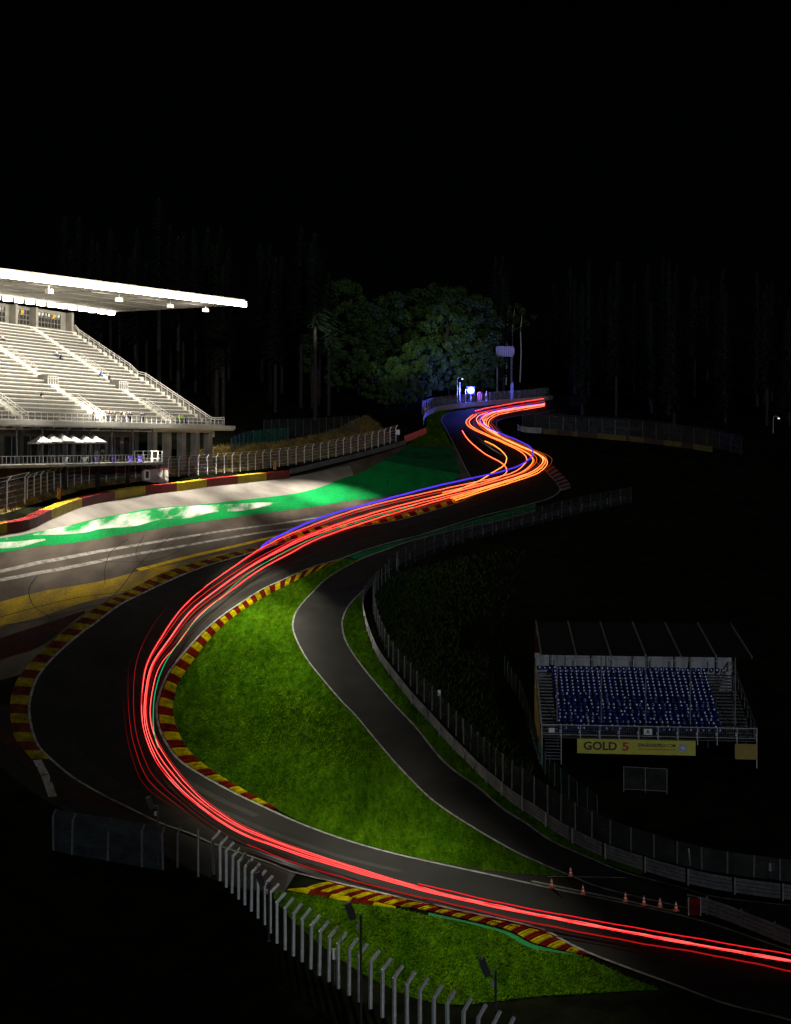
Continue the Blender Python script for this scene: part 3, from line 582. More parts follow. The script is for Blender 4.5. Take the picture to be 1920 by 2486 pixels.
# low concrete wall under the end of that fence and lit panel wall
cw = catmull(P([(704, 1150), (780, 1132), (850, 1115), (905, 1101), (985, 1078)])); cw = drop(resample(cw, 14))
r = root('concrete_wall', cw[7], 'low dark concrete wall below the far end of the debris fence', 'wall')
for i in range(13):
    mb = MB(); mb.bar(cw[i]+(0, 0, 0.4), cw[i+1]*0.99+cw[i]*0.01+(0, 0, 0.4), 0.3, 1.2); mb.build('wall_panel', 'concrete_dark', r)
cp_ = drop(resample(catmull(P([(983, 1074), (1005, 1066), (1034, 1054)])), 6))
r = root('panel_wall', cp_[3], 'red advertising wall lit up at the end of the concrete wall', 'wall')
for i in range(5):
    mb = MB(); mb.bar(cp_[i]+(0, 0, 0.7), cp_[i+1]+(0, 0, 0.7), 0.2, 1.9); mb.build('panel', 'salmon_panel', r)
# access road crash barrier, fence behind
GB = [(922, 1402), (891, 1436), (881, 1466), (883, 1502), (896, 1548), (918, 1600), (955, 1652), (1003, 1712), (1055, 1769), (1120, 1839), (1180, 1899), (1240, 1949), (1300, 1989), (1365, 2033), (1460, 2081), (1560, 2115), (1680, 2150), (1800, 2172), (1960, 2192)]
gb = catmull(P(GB)); w_rail('tall galvanised crash barrier curving along the access road', resample(gb, 180), 4, 0.25, 0.34, 4.0, 1, 'galv_dull')
gb2 = side(resample(gb, 200), 1.6)
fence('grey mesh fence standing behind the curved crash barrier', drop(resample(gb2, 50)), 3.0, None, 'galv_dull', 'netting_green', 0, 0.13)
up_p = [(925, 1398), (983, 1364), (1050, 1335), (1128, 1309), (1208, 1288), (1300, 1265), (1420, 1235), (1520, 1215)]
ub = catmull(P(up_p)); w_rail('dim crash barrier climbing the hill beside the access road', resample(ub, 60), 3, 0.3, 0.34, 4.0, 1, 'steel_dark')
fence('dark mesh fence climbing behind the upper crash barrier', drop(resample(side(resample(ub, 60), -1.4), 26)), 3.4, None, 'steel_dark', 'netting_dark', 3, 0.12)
# summit barriers and fences
tb = catmull(P([(1028, 1036), (1029, 1022), (1036, 1012), (1060, 1001), (1085, 996), (1147, 989), (1208, 983), (1300, 976), (1345, 971)])); w_rail('white crash barrier glowing blue along the hill crest', resample(tb, 60), 4, 0.3, 0.36, 4.0, -1)
ts = side(resample(tb, 80), 2.2)
fence('blue-green mesh fence behind the crash barrier on the crest', drop(resample(ts[22:], 30)), 3.6, None, 'galv_dull', 'netting_blue', 1, 0.14)
rb = catmull(P([(1256, 1043), (1262, 1048), (1285, 1052), (1315, 1053)])); w_rail('short crash barrier catching blue light at the right of the crest', resample(rb, 20), 4, 0.3, 0.36, 3.0, 1)
rf = along([(1268, 1036), (1300, 1041), (1360, 1048), (1440, 1053), (1520, 1058), (1600, 1066), (1680, 1078), (1740, 1088), (1800, 1105)], 3.6)
fence('dark debris fence above the dim red and yellow barrier', rf, 4.0, (0.5, 0.6), 'steel_dark', 'netting_dark', 2, 0.12)
# green fence beside the grandstand and dark fence in front of the wood
gf = along([(562, 1098), (600, 1082), (640, 1076), (700, 1070)], 2.2); fence('green mesh fence on the bank past the grandstand', gf, 3.2, None, 'teal', 'netting_teal', 0, 0.1)
df = along([(640, 1062), (700, 1060), (780, 1056), (864, 1050)], 2.2); fence('dark tall fence at the edge of the wood', df, 4.2, None, 'teal', 'netting_dark', 0, 0.09)
# Gold stand side fence
sf = along([(1225, 1640), (1240, 1668), (1265, 1710), (1285, 1765), (1305, 1840), (1330, 1890), (1380, 1940), (1450, 1990)], 1.6); fence('thin green fence beside the blue seated stand', sf, 2.6, None, 'teal', 'netting_dark', 0, 0.07)
# near debris fence
PX = [(518, 2123), (534, 2139), (549, 2154), (563, 2168), (579, 2183), (594, 2197), (610, 2212), (626, 2229), (642, 2245), (657, 2265), (672, 2290), (692, 2306), (712, 2321), (733, 2335), (754, 2352), (775, 2368), (798, 2383),
      (822, 2400), (847, 2416), (873, 2432), (899, 2449), (928, 2470), (957, 2490), (988, 2508), (1019, 2525), (1053, 2545), (1087, 2562), (1125, 2580), (1160, 2598), (1197, 2616), (1236, 2634)]
fence('tall near debris fence with angled galvanised posts', P(PX), 3.35, (0.75, 0.62), 'galv_lit', wires=0, w=0.19, net='netting_near', wire_mat='black')
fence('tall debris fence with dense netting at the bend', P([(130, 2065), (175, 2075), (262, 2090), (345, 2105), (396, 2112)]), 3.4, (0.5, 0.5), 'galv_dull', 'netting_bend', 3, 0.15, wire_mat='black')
fence('open pair of debris fence posts between the netting and the tall posts', P([(431, 2106), (518, 2124)]), 3.2, (0.5, 0.5), 'galv_dull', None, 0, 0.15)
# gate frame in front of the blue stand
g0, g1 = at(1514, 1922), at(1619, 1928)
r = root('gate', (g0+g1)/2, 'thin two-leaf mesh gate below the blue seated stand', 'gate')
for k in range(3):
    p = g0+(g1-g0)*k/2; mb = MB(); mb.bar(p-(0, 0, 0.1), p+(0, 0, 2.7), 0.08); mb.build('post', 'galv_dull', r)
for k in range(2):
    a, b = g0+(g1-g0)*k/2, g0+(g1-g0)*(k+1)/2
    mb = MB(); mb.bar(a+(0, 0, 2.65), b+(0, 0, 2.65), 0.06); mb.bar(a+(0, 0, 0.3), b+(0, 0, 0.3), 0.06); mb.build('gate_rail', 'galv_dull', r)
    mb = MB(); mb.add([a+(0, 0, .3), b+(0, 0, .3), b+(0, 0, 2.65), a+(0, 0, 2.65)], [(0, 1, 2, 3)]); mb.build('mesh_panel', 'netting_dark', r)
# barrier end with red board near the cones
e0 = P([(1668, 2210), (1720, 2222), (1800, 2252), (1920, 2300)]); w_rail('crash barrier dividing the two roads behind the cones', resample(catmull(e0), 20), 4, 0.25, 0.34, 3.0, -1, 'galv_dull')
p = at(1685, 2222); r = root('barrier_end_board', p, 'red striped board on the end of the dividing barrier', 'board')
for k in range(7):
    mb = MB(); mb.box((p[0], p[1]-0.25, p[2]+0.22+k*0.2), (0.95, 0.06, 0.17)); mb.build('stripe', 'kerb_red', r)
for s in (-0.5, 0.5):
    mb = MB(); mb.box((p[0]+s, p[1]-0.15, p[2]+0.75), (0.08, 0.08, 1.7)); mb.build('post', 'galvanised', r)

# ------------------------------------------------------------------ grandstand on the hill (left)
B0 = np.array((-36.0, 255.0)); U = np.array((0.4128, 0.9108)); N = np.array((-0.9108, 0.4128)); ZD = 44.1
def L3(u, n, z): p = B0+U*u+N*n; return np.array((p[0], p[1], z))
AX = ((U[0], U[1], 0), (N[0], N[1], 0), (0, 0, 1))
gs = root('grandstand', L3(-35, 10, float(ground(*L3(-35, 10, 0)[:2]))), 'large floodlit white grandstand with a cantilever roof', 'grandstand')
def gbox(name, u0, u1, n0, n1, z0, z1, m, par=gs):
    mb = MB(); mb.box(L3((u0+u1)/2, (n0+n1)/2, (z0+z1)/2), (u1-u0, n1-n0, z1-z0), 0, AX); return mb.build(name, m, par)
UL = -92.0; NR = 26; RUN, RISE, NS = 1.385, 0.804, 2.2
AISLES = [-14.0, -35.5, -57.0, -78.5]
gbox('deck_slab', UL, 3.2, -0.6, 4.0, ZD-1.0, ZD-0.05, 'stand_white')
gbox('fascia', UL, 3.2, -0.95, -0.62, ZD-0.75, ZD-0.02, 'white_paint')
for i in range(NR):
    n0 = NS+i*RUN; z = ZD+0.1+i*RISE
    row = gbox('terrace_step', UL, 0, n0, n0+RUN+0.02, z-1.6, z, 'stand_white')
    ends = [-0.3]+AISLES+[UL-0.7]
    for a1, a0 in zip(ends[:-1], ends[1:]):
        mb = MB(); u = a0+1.0; mb.box(L3((a0+a1)/2, n0+1.22, z+0.18), (a1-a0-2.0, 0.05, 0.12), 0, AX)
        while u < a1-0.95:
            mb.box(L3(u, n0+0.95, z+0.30), (0.44, 0.42, 0.07), 0, AX); mb.box(L3(u, n0+1.2, z+0.44), (0.44, 0.07, 0.34), 0, AX)
            u += 0.56
        mb.build('seat_row', 'seat_shade_grey', row)['kind'] = 'stuff'
    for a in AISLES:
        mb = MB(); mb.box(L3(a, n0+RUN-0.3, z+RISE*0.25), (1.5, 0.62, RISE*0.5), 0, AX); mb.build('aisle_step', 'stand_white', row)
ZT = ZD+0.1+NR*RISE; NT = NS+NR*RUN
mb = MB()   # closing side under the steps
for i in range(NR):
    n0 = NS+i*RUN; z = ZD+0.1+i*RISE; mb.box(L3(-0.15, n0+RUN/2, z-1.5), (0.4, RUN, 1.9), 0, AX)
mb.build('stringer', 'stand_white', gs)
gbox('top_walkway', UL, 0, NT, NT+2.0, ZT-1.2, ZT, 'stand_white')
gbox('back_wall', UL, 0, NT+2.0, NT+2.4, ZT-3, ZT+4.3, 'wall_beige')
# windows along the back wall
for k, (u0, u1) in enumerate([(-10.5, -3.2), (-17.2, -13.2), (-29.5, -20.5), (-41, -33), (-53, -45)]):
    wn = gbox('window', u0, u1, NT+1.9, NT+2.02, ZT+0.4, ZT+3.6, 'glass_dark')
    mb = MB(); nb = max(2, int((u1-u0)/1.0))
    for j in range(nb+1): mb.box(L3(u0+(u1-u0)*j/nb, NT+1.85, ZT+2.0), (0.14, 0.14, 3.3), 0, AX)
    for j in range(4): mb.box(L3((u0+u1)/2, NT+1.85, ZT+0.4+3.2*j/3), (u1-u0, 0.14, 0.14), 0, AX)
    mb.build('window_frame', 'seat_shade_grey', wn)
    mb = MB(); mb.box(L3(u1-2.4, NT+1.75, ZT+3.0), (0.6, 0.05, 0.95), 0, AX); mb.build('notice', 'tyre_yellow', wn)
for u0 in (-0.6, -12.2, -18.4, -31, -43, -55): gbox('column', u0-0.7, u0, NT+0.3, NT+1.95, ZT, ZT+4.25, 'wall_beige')
# roof
def roof_z(u, n): 
    zf = 70.0+0.040*(u-7.4); zb = 70.1+0.012*(u-7.4); t = min(max(n/36, 0), 1.2); return zf*(1-t)+zb*t
mb = MB(); rc = [(UL, -0.8), (7.4, -0.8), (7.4, 40), (UL, 40)]
mb.hexa([L3(u, n, roof_z(u, n)) for u, n in rc]+[L3(u, n, roof_z(u, n)+1.2) for u, n in rc]); roof = mb.build('roof', 'soffit', gs)
for n in (7, 14, 21, 28):
    mb = MB(); mb.bar(L3(UL, n, roof_z(UL, n)-0.02), L3(7.2, n, roof_z(7.2, n)-0.02), 0.12, 0.08); mb.build('soffit_joint', 'concrete_dark', roof)
for u in (-75, -55, -35, -15, 3):
    mb = MB(); mb.bar(L3(u, 0, roof_z(u, 0)-0.03), L3(u, 36, roof_z(u, 36)-0.03), 0.12, 0.08); mb.build('soffit_joint', 'concrete_dark', roof)
mb = MB()
for k in range(60):
    u0 = UL+(7.4-UL)*k/60; u1 = UL+(7.4-UL)*(k+1)/60-0.05
    mb.hexa([L3(u, n, roof_z(u, n)+dz) for dz in (-0.35, 0.75) for u, n in ((u0, -1.15), (u1, -1.15), (u1, -0.82), (u0, -0.82))])
mb.build('light_strip', 'lamp_strip', gs)
u = 6.0; k = 0
while u > UL:
    z = roof_z(u, 33)-0.35; lm = gbox('soffit_lamp', u-1.5, u, 32.4, 33.4, z-0.45, z+0.3, 'lamp_box', roof) if u < 6.5 else None; u -= 3.3
for u in (-68, -46, -26, -9, 4):
    mb = MB(); z = roof_z(u, 7)-0.9; mb.box(L3(u, 7, z), (1.3, 0.8, 0.75), 0, AX); mb.bar(L3(u, 7, z+0.3), L3(u, 7, z+1.0), 0.15); mb.build('loudspeaker', 'white_paint', roof)
# railings
def railing(name, pts, h, par, m='white_paint', rails=(1.0, 0.72), w=0.09, panel=None, pw=0.1):
    pts = np.array(pts); mb = MB()
    for p in pts: mb.bar(p, p+(0, 0, h), pw)
    for k in rails:
        for i in range(len(pts)-1): mb.bar(pts[i]+(0, 0, h*k), pts[i+1]+(0, 0, h*k), w)
    o = mb.build(name, m, par)
    if panel:
        mb = MB()
        for i in range(len(pts)-1): mb.bar((pts[i]+pts[i+1])/2*0+pts[i]+(0, 0, h*0.27), pts[i+1]+(0, 0, h*0.27), 0.04, h*0.5)
        mb.build('panel', panel, o)
    return o
railing('front_railing', [L3(u, -0.1, ZD-0.05) for u in np.arange(UL, 0.6, 1.55)], 1.45, gs, rails=(1.0, 0.12), w=0.10, pw=0.075, panel='netting')
zs = lambda i: ZD+0.1+i*RISE
sp = [L3(0.15, NS+i*RUN+0.9, zs(i)) for i in range(0, 13)]+[L3(0.15, NS+14.2*RUN, zs(12.6))]+[L3(0.15, NS+i*RUN+0.9, zs(i)-0.3) for i in range(15, 26)]+[L3(0.15, NT+0.6, ZT)]
railing('side_railing', [L3(0.15, -0.1, ZD)]+[L3(0.15, NS, ZD)]+sp, 1.7, gs, rails=(1.0, 0.75), w=0.12, panel='seat_shade_grey')
for a in AISLES:
    for (i0, i1) in ((0, 6), (12, 18)):
        for s in (-1.1, 1.1):
            railing('aisle_railing', [L3(a+s, NS+i*RUN+0.9, zs(i)) for i in range(i0, i1)], 1.25, gs, rails=(1.0, 0.6), w=0.07, pw=0.08)
    gbox('stairwell', a-1.3, a+1.3, NS+9.2*RUN, NS+11*RUN, zs(9), zs(11)+0.2, 'seat_shade_grey')
    railing('stairwell_railing', [L3(a+d, NS+9.2*RUN, zs(9)) for d in (-1.4, -0.7, 0, 0.7, 1.4)], 1.5, gs, w=0.07)
# undercroft
for u in (-20.8, -16.0, -10.9, -6.0, -1.2):
    p = L3(u, 3.0, 0); zg = float(ground(p[0], p[1])); gbox('column', u-0.75, u+0.75, 2.4, 3.6, zg-0.5, ZD-1.0, 'concrete')
gbox('lower_wall', UL, -23.5, 4.2, 4.6, 34.5, ZD-0.9, 'brown_wall')
for k in range(14):
    u1 = -25-k*4.6; wn = gbox('window', u1-3.2, u1, 4.05, 4.22, 37.2, 41.5, 'glass_dark'); gbox('mullion', u1-1.7, u1-1.5, 3.98, 4.06, 37.2, 41.5, 'galv_dull', wn)
for u in np.arange(-24.5, UL, -6.2): gbox('steel_post', u-0.12, u+0.12, 0.2, 0.45, 36.9, ZD-1.0, 'galv_dull')
for u in np.arange(-26, UL, -4.0): gbox('cross_beam', u-0.12, u+0.12, -0.5, 4.0, ZD-1.35, ZD-1.0, 'galv_dull')
ZTc = 36.9
gbox('terrace_slab', UL, -26.5, -3.6, 4.2, ZTc-0.5, ZTc, 'concrete')
for u in np.arange(-30, UL, -9.0): gbox('terrace_pier', u-0.3, u+0.3, 1.6, 2.2, 27, ZTc-0.5, 'black')  # piers painted black to hold the darkness under the terrace
railing('terrace_railing', [L3(u, -3.4, ZTc) for u in np.arange(UL, -26.4, 0.95)], 1.35, gs, rails=(1.0, 0.08), w=0.08, pw=0.06)
railing('terrace_railing', [L3(u, -3.3, ZTc) for u in (-27.8, -26.5)]+[L3(-26.5, n, ZTc) for n in (-1, 1, 3)], 2.0, gs, rails=(1.0, 0.3), w=0.12, pw=0.18)
# gazebos on the terrace
tent_n = 0
for u in (-56.8, -54.2, -51.6, -48.9, -45.6, -43.0):
    p = L3(u, -0.5, ZTc); lbl = 'white peaked gazebo standing in the row on the grandstand terrace'
    r = root('gazebo', p, lbl, 'gazebo', 'gazebos on the terrace'); s = 1.55; e = 3.7+random.uniform(-.15, .15)
    mb = MB(); c4 = [(-s, -s), (s, -s), (s, s), (-s, s)]
    v = [p+np.array((U[0]*a+N[0]*b, U[1]*a+N[1]*b, e)) for a, b in c4]; v2 = [q-(0, 0, 0.28) for q in v]
    mid = [p+np.array((U[0]*a*0.35+N[0]*b*0.35, U[1]*a*0.35+N[1]*b*0.35, e+0.75)) for a, b in c4]
    mb.add(v+v2+mid+[p+(0, 0, e+1.35)], [(0, 1, 9, 8), (1, 2, 10, 9), (2, 3, 11, 10), (3, 0, 8, 11), (8, 9, 12), (9, 10, 12), (10, 11, 12), (11, 8, 12), (4, 5, 1, 0), (5, 6, 2, 1), (6, 7, 3, 2), (7, 4, 0, 3)])
    mb.build('canopy', 'tent_cloth', r)
    for q in v:
        mb = MB(); mb.bar(q*0.97+p*0.03-(0, 0, 0.05), (q[0]*0.97+p[0]*0.03, q[1]*0.97+p[1]*0.03, ZTc), 0.06); mb.build('leg', 'galv_dull', r)
for k, u in enumerate((-52, -47, -44, -39, -34, -31)):
    p = L3(u, -1.6, ZTc); r = root('bar_table', p, 'small covered table behind the terrace railing', 'table', 'tables on the terrace')
    mb = MB(); mb.lathe([(0.0, 1.1), (0.55, 1.1), (0.55, 1.02), (0.3, 0.6), (0.45, 0.0)], 10, p); mb.build('cover', 'violet_cloth' if k > 1 else 'cloth_white', r)
# spots for the lit roof edge; narrow ones added for near grass, rail and trees
def flood(u, target, power, cone, blend=0.6, color=(1, 0.93, 0.80), size=1.0):
    d = bpy.data.lights.new('roof_edge_spot', 'SPOT'); d.energy = power; d.spot_size = R(cone); d.spot_blend = blend; d.color = color; d.shadow_soft_size = size
    o = bpy.data.objects.new('roof_edge_spot', d); col.objects.link(o); p = Vector(L3(u, -1.9, roof_z(u, 0)-0.2)); o.location = p
    o.rotation_euler = (Vector(target)-p).to_track_quat('-Z', 'Y').to_euler(); return o
K = 1000.0
flood(-72, at(-60, 1295), 150*K, 40, 1.0)
flood(-52, at(90, 1262), 300*K, 40, 1.0)
flood(-32, at(230, 1240), 300*K, 40, 1.0)
flood(-14, at(440, 1225), 300*K, 38, 1.0)
flood(-4, at(650, 1200), 300*K, 40, 1.0)
flood(4, at(790, 1200), 460*K, 27, 1.0)
flood(-62, at(400, 1155), 520*K, 30, 1.0)
flood(0, at(600, 1560), 1500*K, 12.5, 1.0, (1.0, 0.97, 0.70))
flood(2, at(650, 1450), 800*K, 14, 1.0, (1.0, 0.95, 0.70))
flood(5, at(760, 1835), 850*K, 13, 1.0, (1.0, 0.98, 0.75))
flood(4, at(1040, 2222), 2100*K, 10, 1.0, (1.0, 0.98, 0.78))
flood(6, at(915, 1570), 260*K, 8, 1.0, (1.0, 0.93, 0.82))
flood(7, at(1075, 990)+(0, 40, 18), 300*K, 16, 1.0, (0.85, 1.0, 0.75))  # added spot, tinted green to brighten the crest trees
for u in (-78, -62, -46, -30, -14, 0):      # spots added at the roof edge to light the seats
    o = flood(u, L3(u-2, 20, ZD+9), 30*K, 120, 0.6); o.location = L3(u, 0.5, roof_z(u, 0)-1.2)

# kiosk behind the tyre wall
p = at(372, 1172); r = root('kiosk', p, 'small grey cabin with a red roof behind the tyre wall', 'kiosk'); q = p+(0, 1.5, 0)
a_ = ((0.97, 0.24, 0), (-0.24, 0.97, 0), (0, 0, 1)); A0, A1 = np.array(a_[0]), np.array(a_[1])
mb = MB(); mb.box(q+(0, 0, 1.3), (5.0, 2.6, 2.6), 0, a_); mb.build('wall', 'concrete', r)
mb = MB(); mb.box(q+(0, 0, 2.72), (5.3, 2.9, 0.24), 0, a_); mb.build('roof', 'belt_red', r)
mb = MB(); mb.box(q-A0*1.5-A1*1.32+(0, 0, 1.5), (1.1, 0.06, 1.9), 0, a_); dr = mb.build('door', 'white_paint', r)
mb = MB(); mb.box(q-A0*1.5-A1*1.36+(0, 0, 1.55), (0.6, 0.04, 1.3), 0, a_); mb.build('pane', 'glass_dark', dr)
mb = MB(); n = 16; cc = q+A0*0.9-A1*1.34+(0, 0, 1.6)
mb.add([cc+(A0*math.cos(6.283*k/n)+np.array((0, 0, 1))*math.sin(6.283*k/n))*0.42 for k in range(n)], [tuple(range(n))]); dsc = mb.build('number_disc', 'sign_white', r)
def text(s, size, loc, right, upv, matname, parent, name='lettering', offset=0.0, width=None, name_me='lettering'):
    cu = bpy.data.curves.new('t', 'FONT'); cu.body = s; cu.size = size; cu.extrude = 0.004; cu.offset = offset; cu.align_x = 'CENTER'; cu.align_y = 'CENTER'; cu.resolution_u = 3
    o = bpy.data.objects.new('t', cu); col.objects.link(o); bpy.context.view_layer.update()
    me = bpy.data.meshes.new_from_object(o.evaluated_get(bpy.context.evaluated_depsgraph_get())); bpy.data.objects.remove(o); me.name = name_me
    me.materials.clear(); me.materials.append(MATS[matname])
    rr = Vector(right).normalized(); uu = Vector(upv).normalized(); nn = rr.cross(uu)
    xs_ = [v.co.x for v in me.vertices]; sx = width/(max(xs_)-min(xs_)) if width else 1
    for v in me.vertices: v.co = rr*v.co.x*sx+uu*v.co.y+nn*v.co.z+Vector(loc)
    return link(name, me, parent)
text('3', 0.6, cc-A1*0.03, A0, (0, 0, 1), 'print_black', dsc)
for px, py in ((143, 1212), (667, 1140)):
    p = at(px, py); r = root('marker_post', p, 'orange marker board beside the debris fence posts', 'marker', 'orange markers along the debris fence')
    for s in (-0.18, 0.18):
        mb = MB(); mb.box(p+(s, 0, 0.95), (0.24, 0.12, 1.9)); mb.build('board', 'tyre_yellow' if s < 0 else 'orange', r)

# ------------------------------------------------------------------ stand with blue seats (right)
FL, FR = np.array((16.5, 138.0)), np.array((40.0, 136.0)); GU = (FR-FL)/np.linalg.norm(FR-FL); GW = np.linalg.norm(FR-FL)
GN = np.array((0.06, 1.0)); GN /= np.linalg.norm(GN)
def G3(u, n, z): p = FL+GU*u+GN*n; return np.array((p[0], p[1], z))
GA = ((GU[0], GU[1], 0), (GN[0], GN[1], 0), (0, 0, 1))
ZF = 7.35; zg0 = 4.8; GR = 19; gr_, gi_ = 0.56, 0.275
g5 = root('grandstand', G3(GW/2, 5, float(ground(*G3(GW/2, 5, 0)[:2]))), 'small temporary grandstand with blue seats and a yellow banner', 'grandstand')
def g5box(name, u0, u1, n0, n1, z0, z1, m, par=g5):
    mb = MB(); mb.box(G3((u0+u1)/2, (n0+n1)/2, (z0+z1)/2), (u1-u0, n1-n0, z1-z0), 0, GA); return mb.build(name, m, par)
sm = MB()      # one seat shell: pan, bulging back with a rolled top
rowp = [(-.22, .33), (-.20, .37), (.02, .35), (.17, .37), (.24, .47), (.255, .58), (.27, .68), (.31, .75), (.35, .74)]; xs5 = (-.23, -.12, 0, .12, .23)
V = [(x*(1 if z < .6 else .92), y-(0.05*(1-(x/.23)**2) if z > .4 else 0), z-(0.015*(x/.23)**2 if z > .7 else 0)) for y, z in rowp for x in xs5]
sm.add(V, [(a*5+b, a*5+b+1, (a+1)*5+b+1, (a+1)*5+b) for a in range(len(rowp)-1) for b in range(4)])
seat_me = sm.mesh('seat', 'seat_blue', True); ang = math.atan2(GU[1], GU[0])
rest = MB(); cnt = 0; su0, su1, sp_ = 2.2, GW-3.4, 0.64
for i in range(GR):
    n0 = 0.5+i*gr_; z = ZF+i*gi_
    g5box('tread', 0.1, GW-0.1, n0-0.02, n0+gr_, z-0.10, z-0.02, 'steel_dark')
    us = list(np.arange(su0, su1, sp_))+([0.4, 1.0, 1.6] if i == GR-1 else [])+([GW-2.6, GW-1.9, GW-1.2] if i == GR-1 else [])
    for u in us:
        if cnt < 300:
            o = link('seat', seat_me, g5, G3(u, n0+0.2, z)); o.rotation_euler = (random.gauss(0, 0.16), 0, ang+random.gauss(0, 0.12)); cnt += 1
        else:
            for v in [0]:
                b = G3(u, n0+0.2, z); ca, sa = math.cos(ang), math.sin(ang); t = random.gauss(0, 0.10)
                rest.add([(b[0]+x*ca-y*sa, b[1]+x*sa+y*ca, b[2]+zz+y*t) for x, y, zz in sm.v], sm.f)
rest.build('seats', 'seat_blue', g5, smooth=True)['kind'] = 'stuff'
for i in range(GR):
    for (u0, u1) in ((0.15, 2.0), (GW-3.2, GW-0.2)):
        if i < GR-1:
            n0 = 0.5+i*gr_; z = ZF+i*gi_; g5box('stair_tread', u0, u1, n0, n0+0.22, z+0.02, z+0.07, 'galvanised' if u0 < 5 else 'galv_dull')
ZTg = ZF+GR*gi_; DG = 0.5+GR*gr_
g5box('front_deck', 0, GW, -1.3, 0.5, ZF-0.12, ZF-0.04, 'steel_dark')
nb = 11
for k in range(nb+1):
    u = GW*k/nb; zb = float(ground(*G3(u, -1.3, 0)[:2]))
    g5box('rail_post', u-0.05, u+0.05, -1.32, -1.22, zb-0.1 if k in (0, 1, nb) else ZF-0.6, ZF+1.35, 'galvanised')
    for n, zt in ((4.0, ZF+1.6), (10.5, ZTg)):
        p = G3(u, n, 0); mb = MB(); mb.bar((p[0], p[1], float(ground(p[0], p[1]))-0.1), (p[0], p[1], zt-0.2), 0.08); mb.build('scaffold_leg', 'steel_dark', g5)
    if k < nb:
        u2 = GW*(k+1)/nb; mb = MB(); mb.bar(G3(u, -1.27, ZF+1.35), G3(u2, -1.27, ZF+1.35), 0.09); mb.bar(G3(u+.06, -1.27, ZF+0.25), G3(u2-.06, -1.27, ZF+0.25), 0.05)
        tr_ = mb.build('guard_rail', 'galvanised', g5); mb = MB()
        for j in range(1, 11): q = u+(u2-u)*j/11; mb.bar(G3(q, -1.27, ZF+0.25), G3(q, -1.27, ZF+1.3), 0.025)
        mb.build('baluster', 'galv_dull', tr_)['kind'] = 'stuff'
        mb = MB(); mb.box(G3(u2-0.12, -1.36, ZF+0.65), (0.16, 0.1, 0.3), 0, GA); mb.box(G3(u2-0.10, -1.36, ZF+0.25), (0.12, 0.1, 0.25), 0, GA); mb.build('clamp', 'galvanised', tr_)
# stairs below the deck at the left
for k in range(7): g5box('stair_tread', 0.3, 2.0, -1.7-k*0.22, -1.45-k*0.22, ZF-0.3-k*0.3, ZF-0.24-k*0.3, 'galv_dull')
# sloping side rails
for u, m in ((0.0, 'galvanised'), (GW, 'galv_dull')):
    mb = MB(); mb.bar(G3(u, -1.3, ZF+1.35), G3(u, DG, ZTg+1.35), 0.10); mb.bar(G3(u, -1.3, ZF+0.6), G3(u, DG, ZTg+0.6), 0.06)
    for k in range(8): mb.bar(G3(u, DG*k/7, ZF+gi_*GR*k/7), G3(u, DG*k/7, ZF+gi_*GR*k/7+1.35), 0.06)
    mb.build('side_railing', m, g5)
mb = MB(); a, b = G3(-0.12, -1.0, 0), G3(-0.12, DG, 0)
mb.hexa([(a[0], a[1], ZF-1.9), (b[0], b[1], ZF-1.0), (b[0]-.05, b[1], ZF-1.0), (a[0]-.05, a[1], ZF-1.9), (a[0], a[1], ZF+0.4), (b[0], b[1], ZTg+0.6), (b[0]-.05, b[1], ZTg+0.6), (a[0]-.05, a[1], ZF+0.4)]); mb.build('side_panel', 'yellow_panel', g5)
mb = MB(); mb.box(G3(GW-1.2, -1.4, ZF-1.2), (2.4, 0.05, 1.7), 0, GA); mb.build('side_panel', 'yellow_panel', g5)
for k in range(11):
    u = 0.2+(GW-0.4)*k/10; mb = MB(); mb.bar(G3(u, DG+0.2, ZTg), G3(u, DG+0.2, ZTg+1.3), 0.09); 
    if k < 10: mb.bar(G3(u, DG+0.2, ZTg+1.3), G3(u+(GW-0.4)/10, DG+0.2, ZTg+1.3), 0.07)
    mb.build('back_railing', 'galvanised', g5)
# tarp behind and roof
mb = MB(); nseg = 40; V = []
for k in range(nseg+1):
    u = -0.1+(GW+0.2)*k/nseg
    for j, z in enumerate((ZTg-2.5, ZTg+1.4, 17.6)): V.append(G3(u, DG+1.0+0.07*math.sin(k*1.7+j), z))
mb.add(V, [(k*3+j, (k+1)*3+j, (k+1)*3+j+1, k*3+j+1) for k in range(nseg) for j in range(2)]); mb.build('back_tarp', 'tarp', g5)
for k in range(7):
    uu = GW*k/6+0.1; mb = MB()
    if k < 6:
        u0, u1 = uu+0.03, uu+GW/6-0.03; fz, bz = 16.0, 18.1
        mb.hexa([G3(u0, 1.6, fz), G3(u1, 1.6, fz), G3(u1, DG+1.6, bz), G3(u0, DG+1.6, bz), G3(u0, 1.6, fz+.12), G3(u1, 1.6, fz+.12), G3(u1, DG+1.6, bz+.12), G3(u0, DG+1.6, bz+.12)]); mb.build('roof_panel', 'roof_dark', g5)
    mb = MB(); mb.bar(G3(uu, 1.4, 16.05), G3(uu, DG+1.7, 18.2), 0.16, 0.28); mb.build('roof_rib', 'galv_dull', g5)
for k in range(5):
    u = 1.9+(GW-3.6)*k/4; zz = ZF+(1.8/gr_)*gi_; mb = MB(); mb.bar(G3(u, 1.7, zz), G3(u, 1.7, 16.1), 0.12); mb.build('roof_post', 'galv_dull', g5)
    mb = MB(); mb.bar(G3(u, DG+0.7, ZTg-2), G3(u, DG+0.7, 17.9), 0.2); mb.build('roof_post', 'galv_dull', g5)
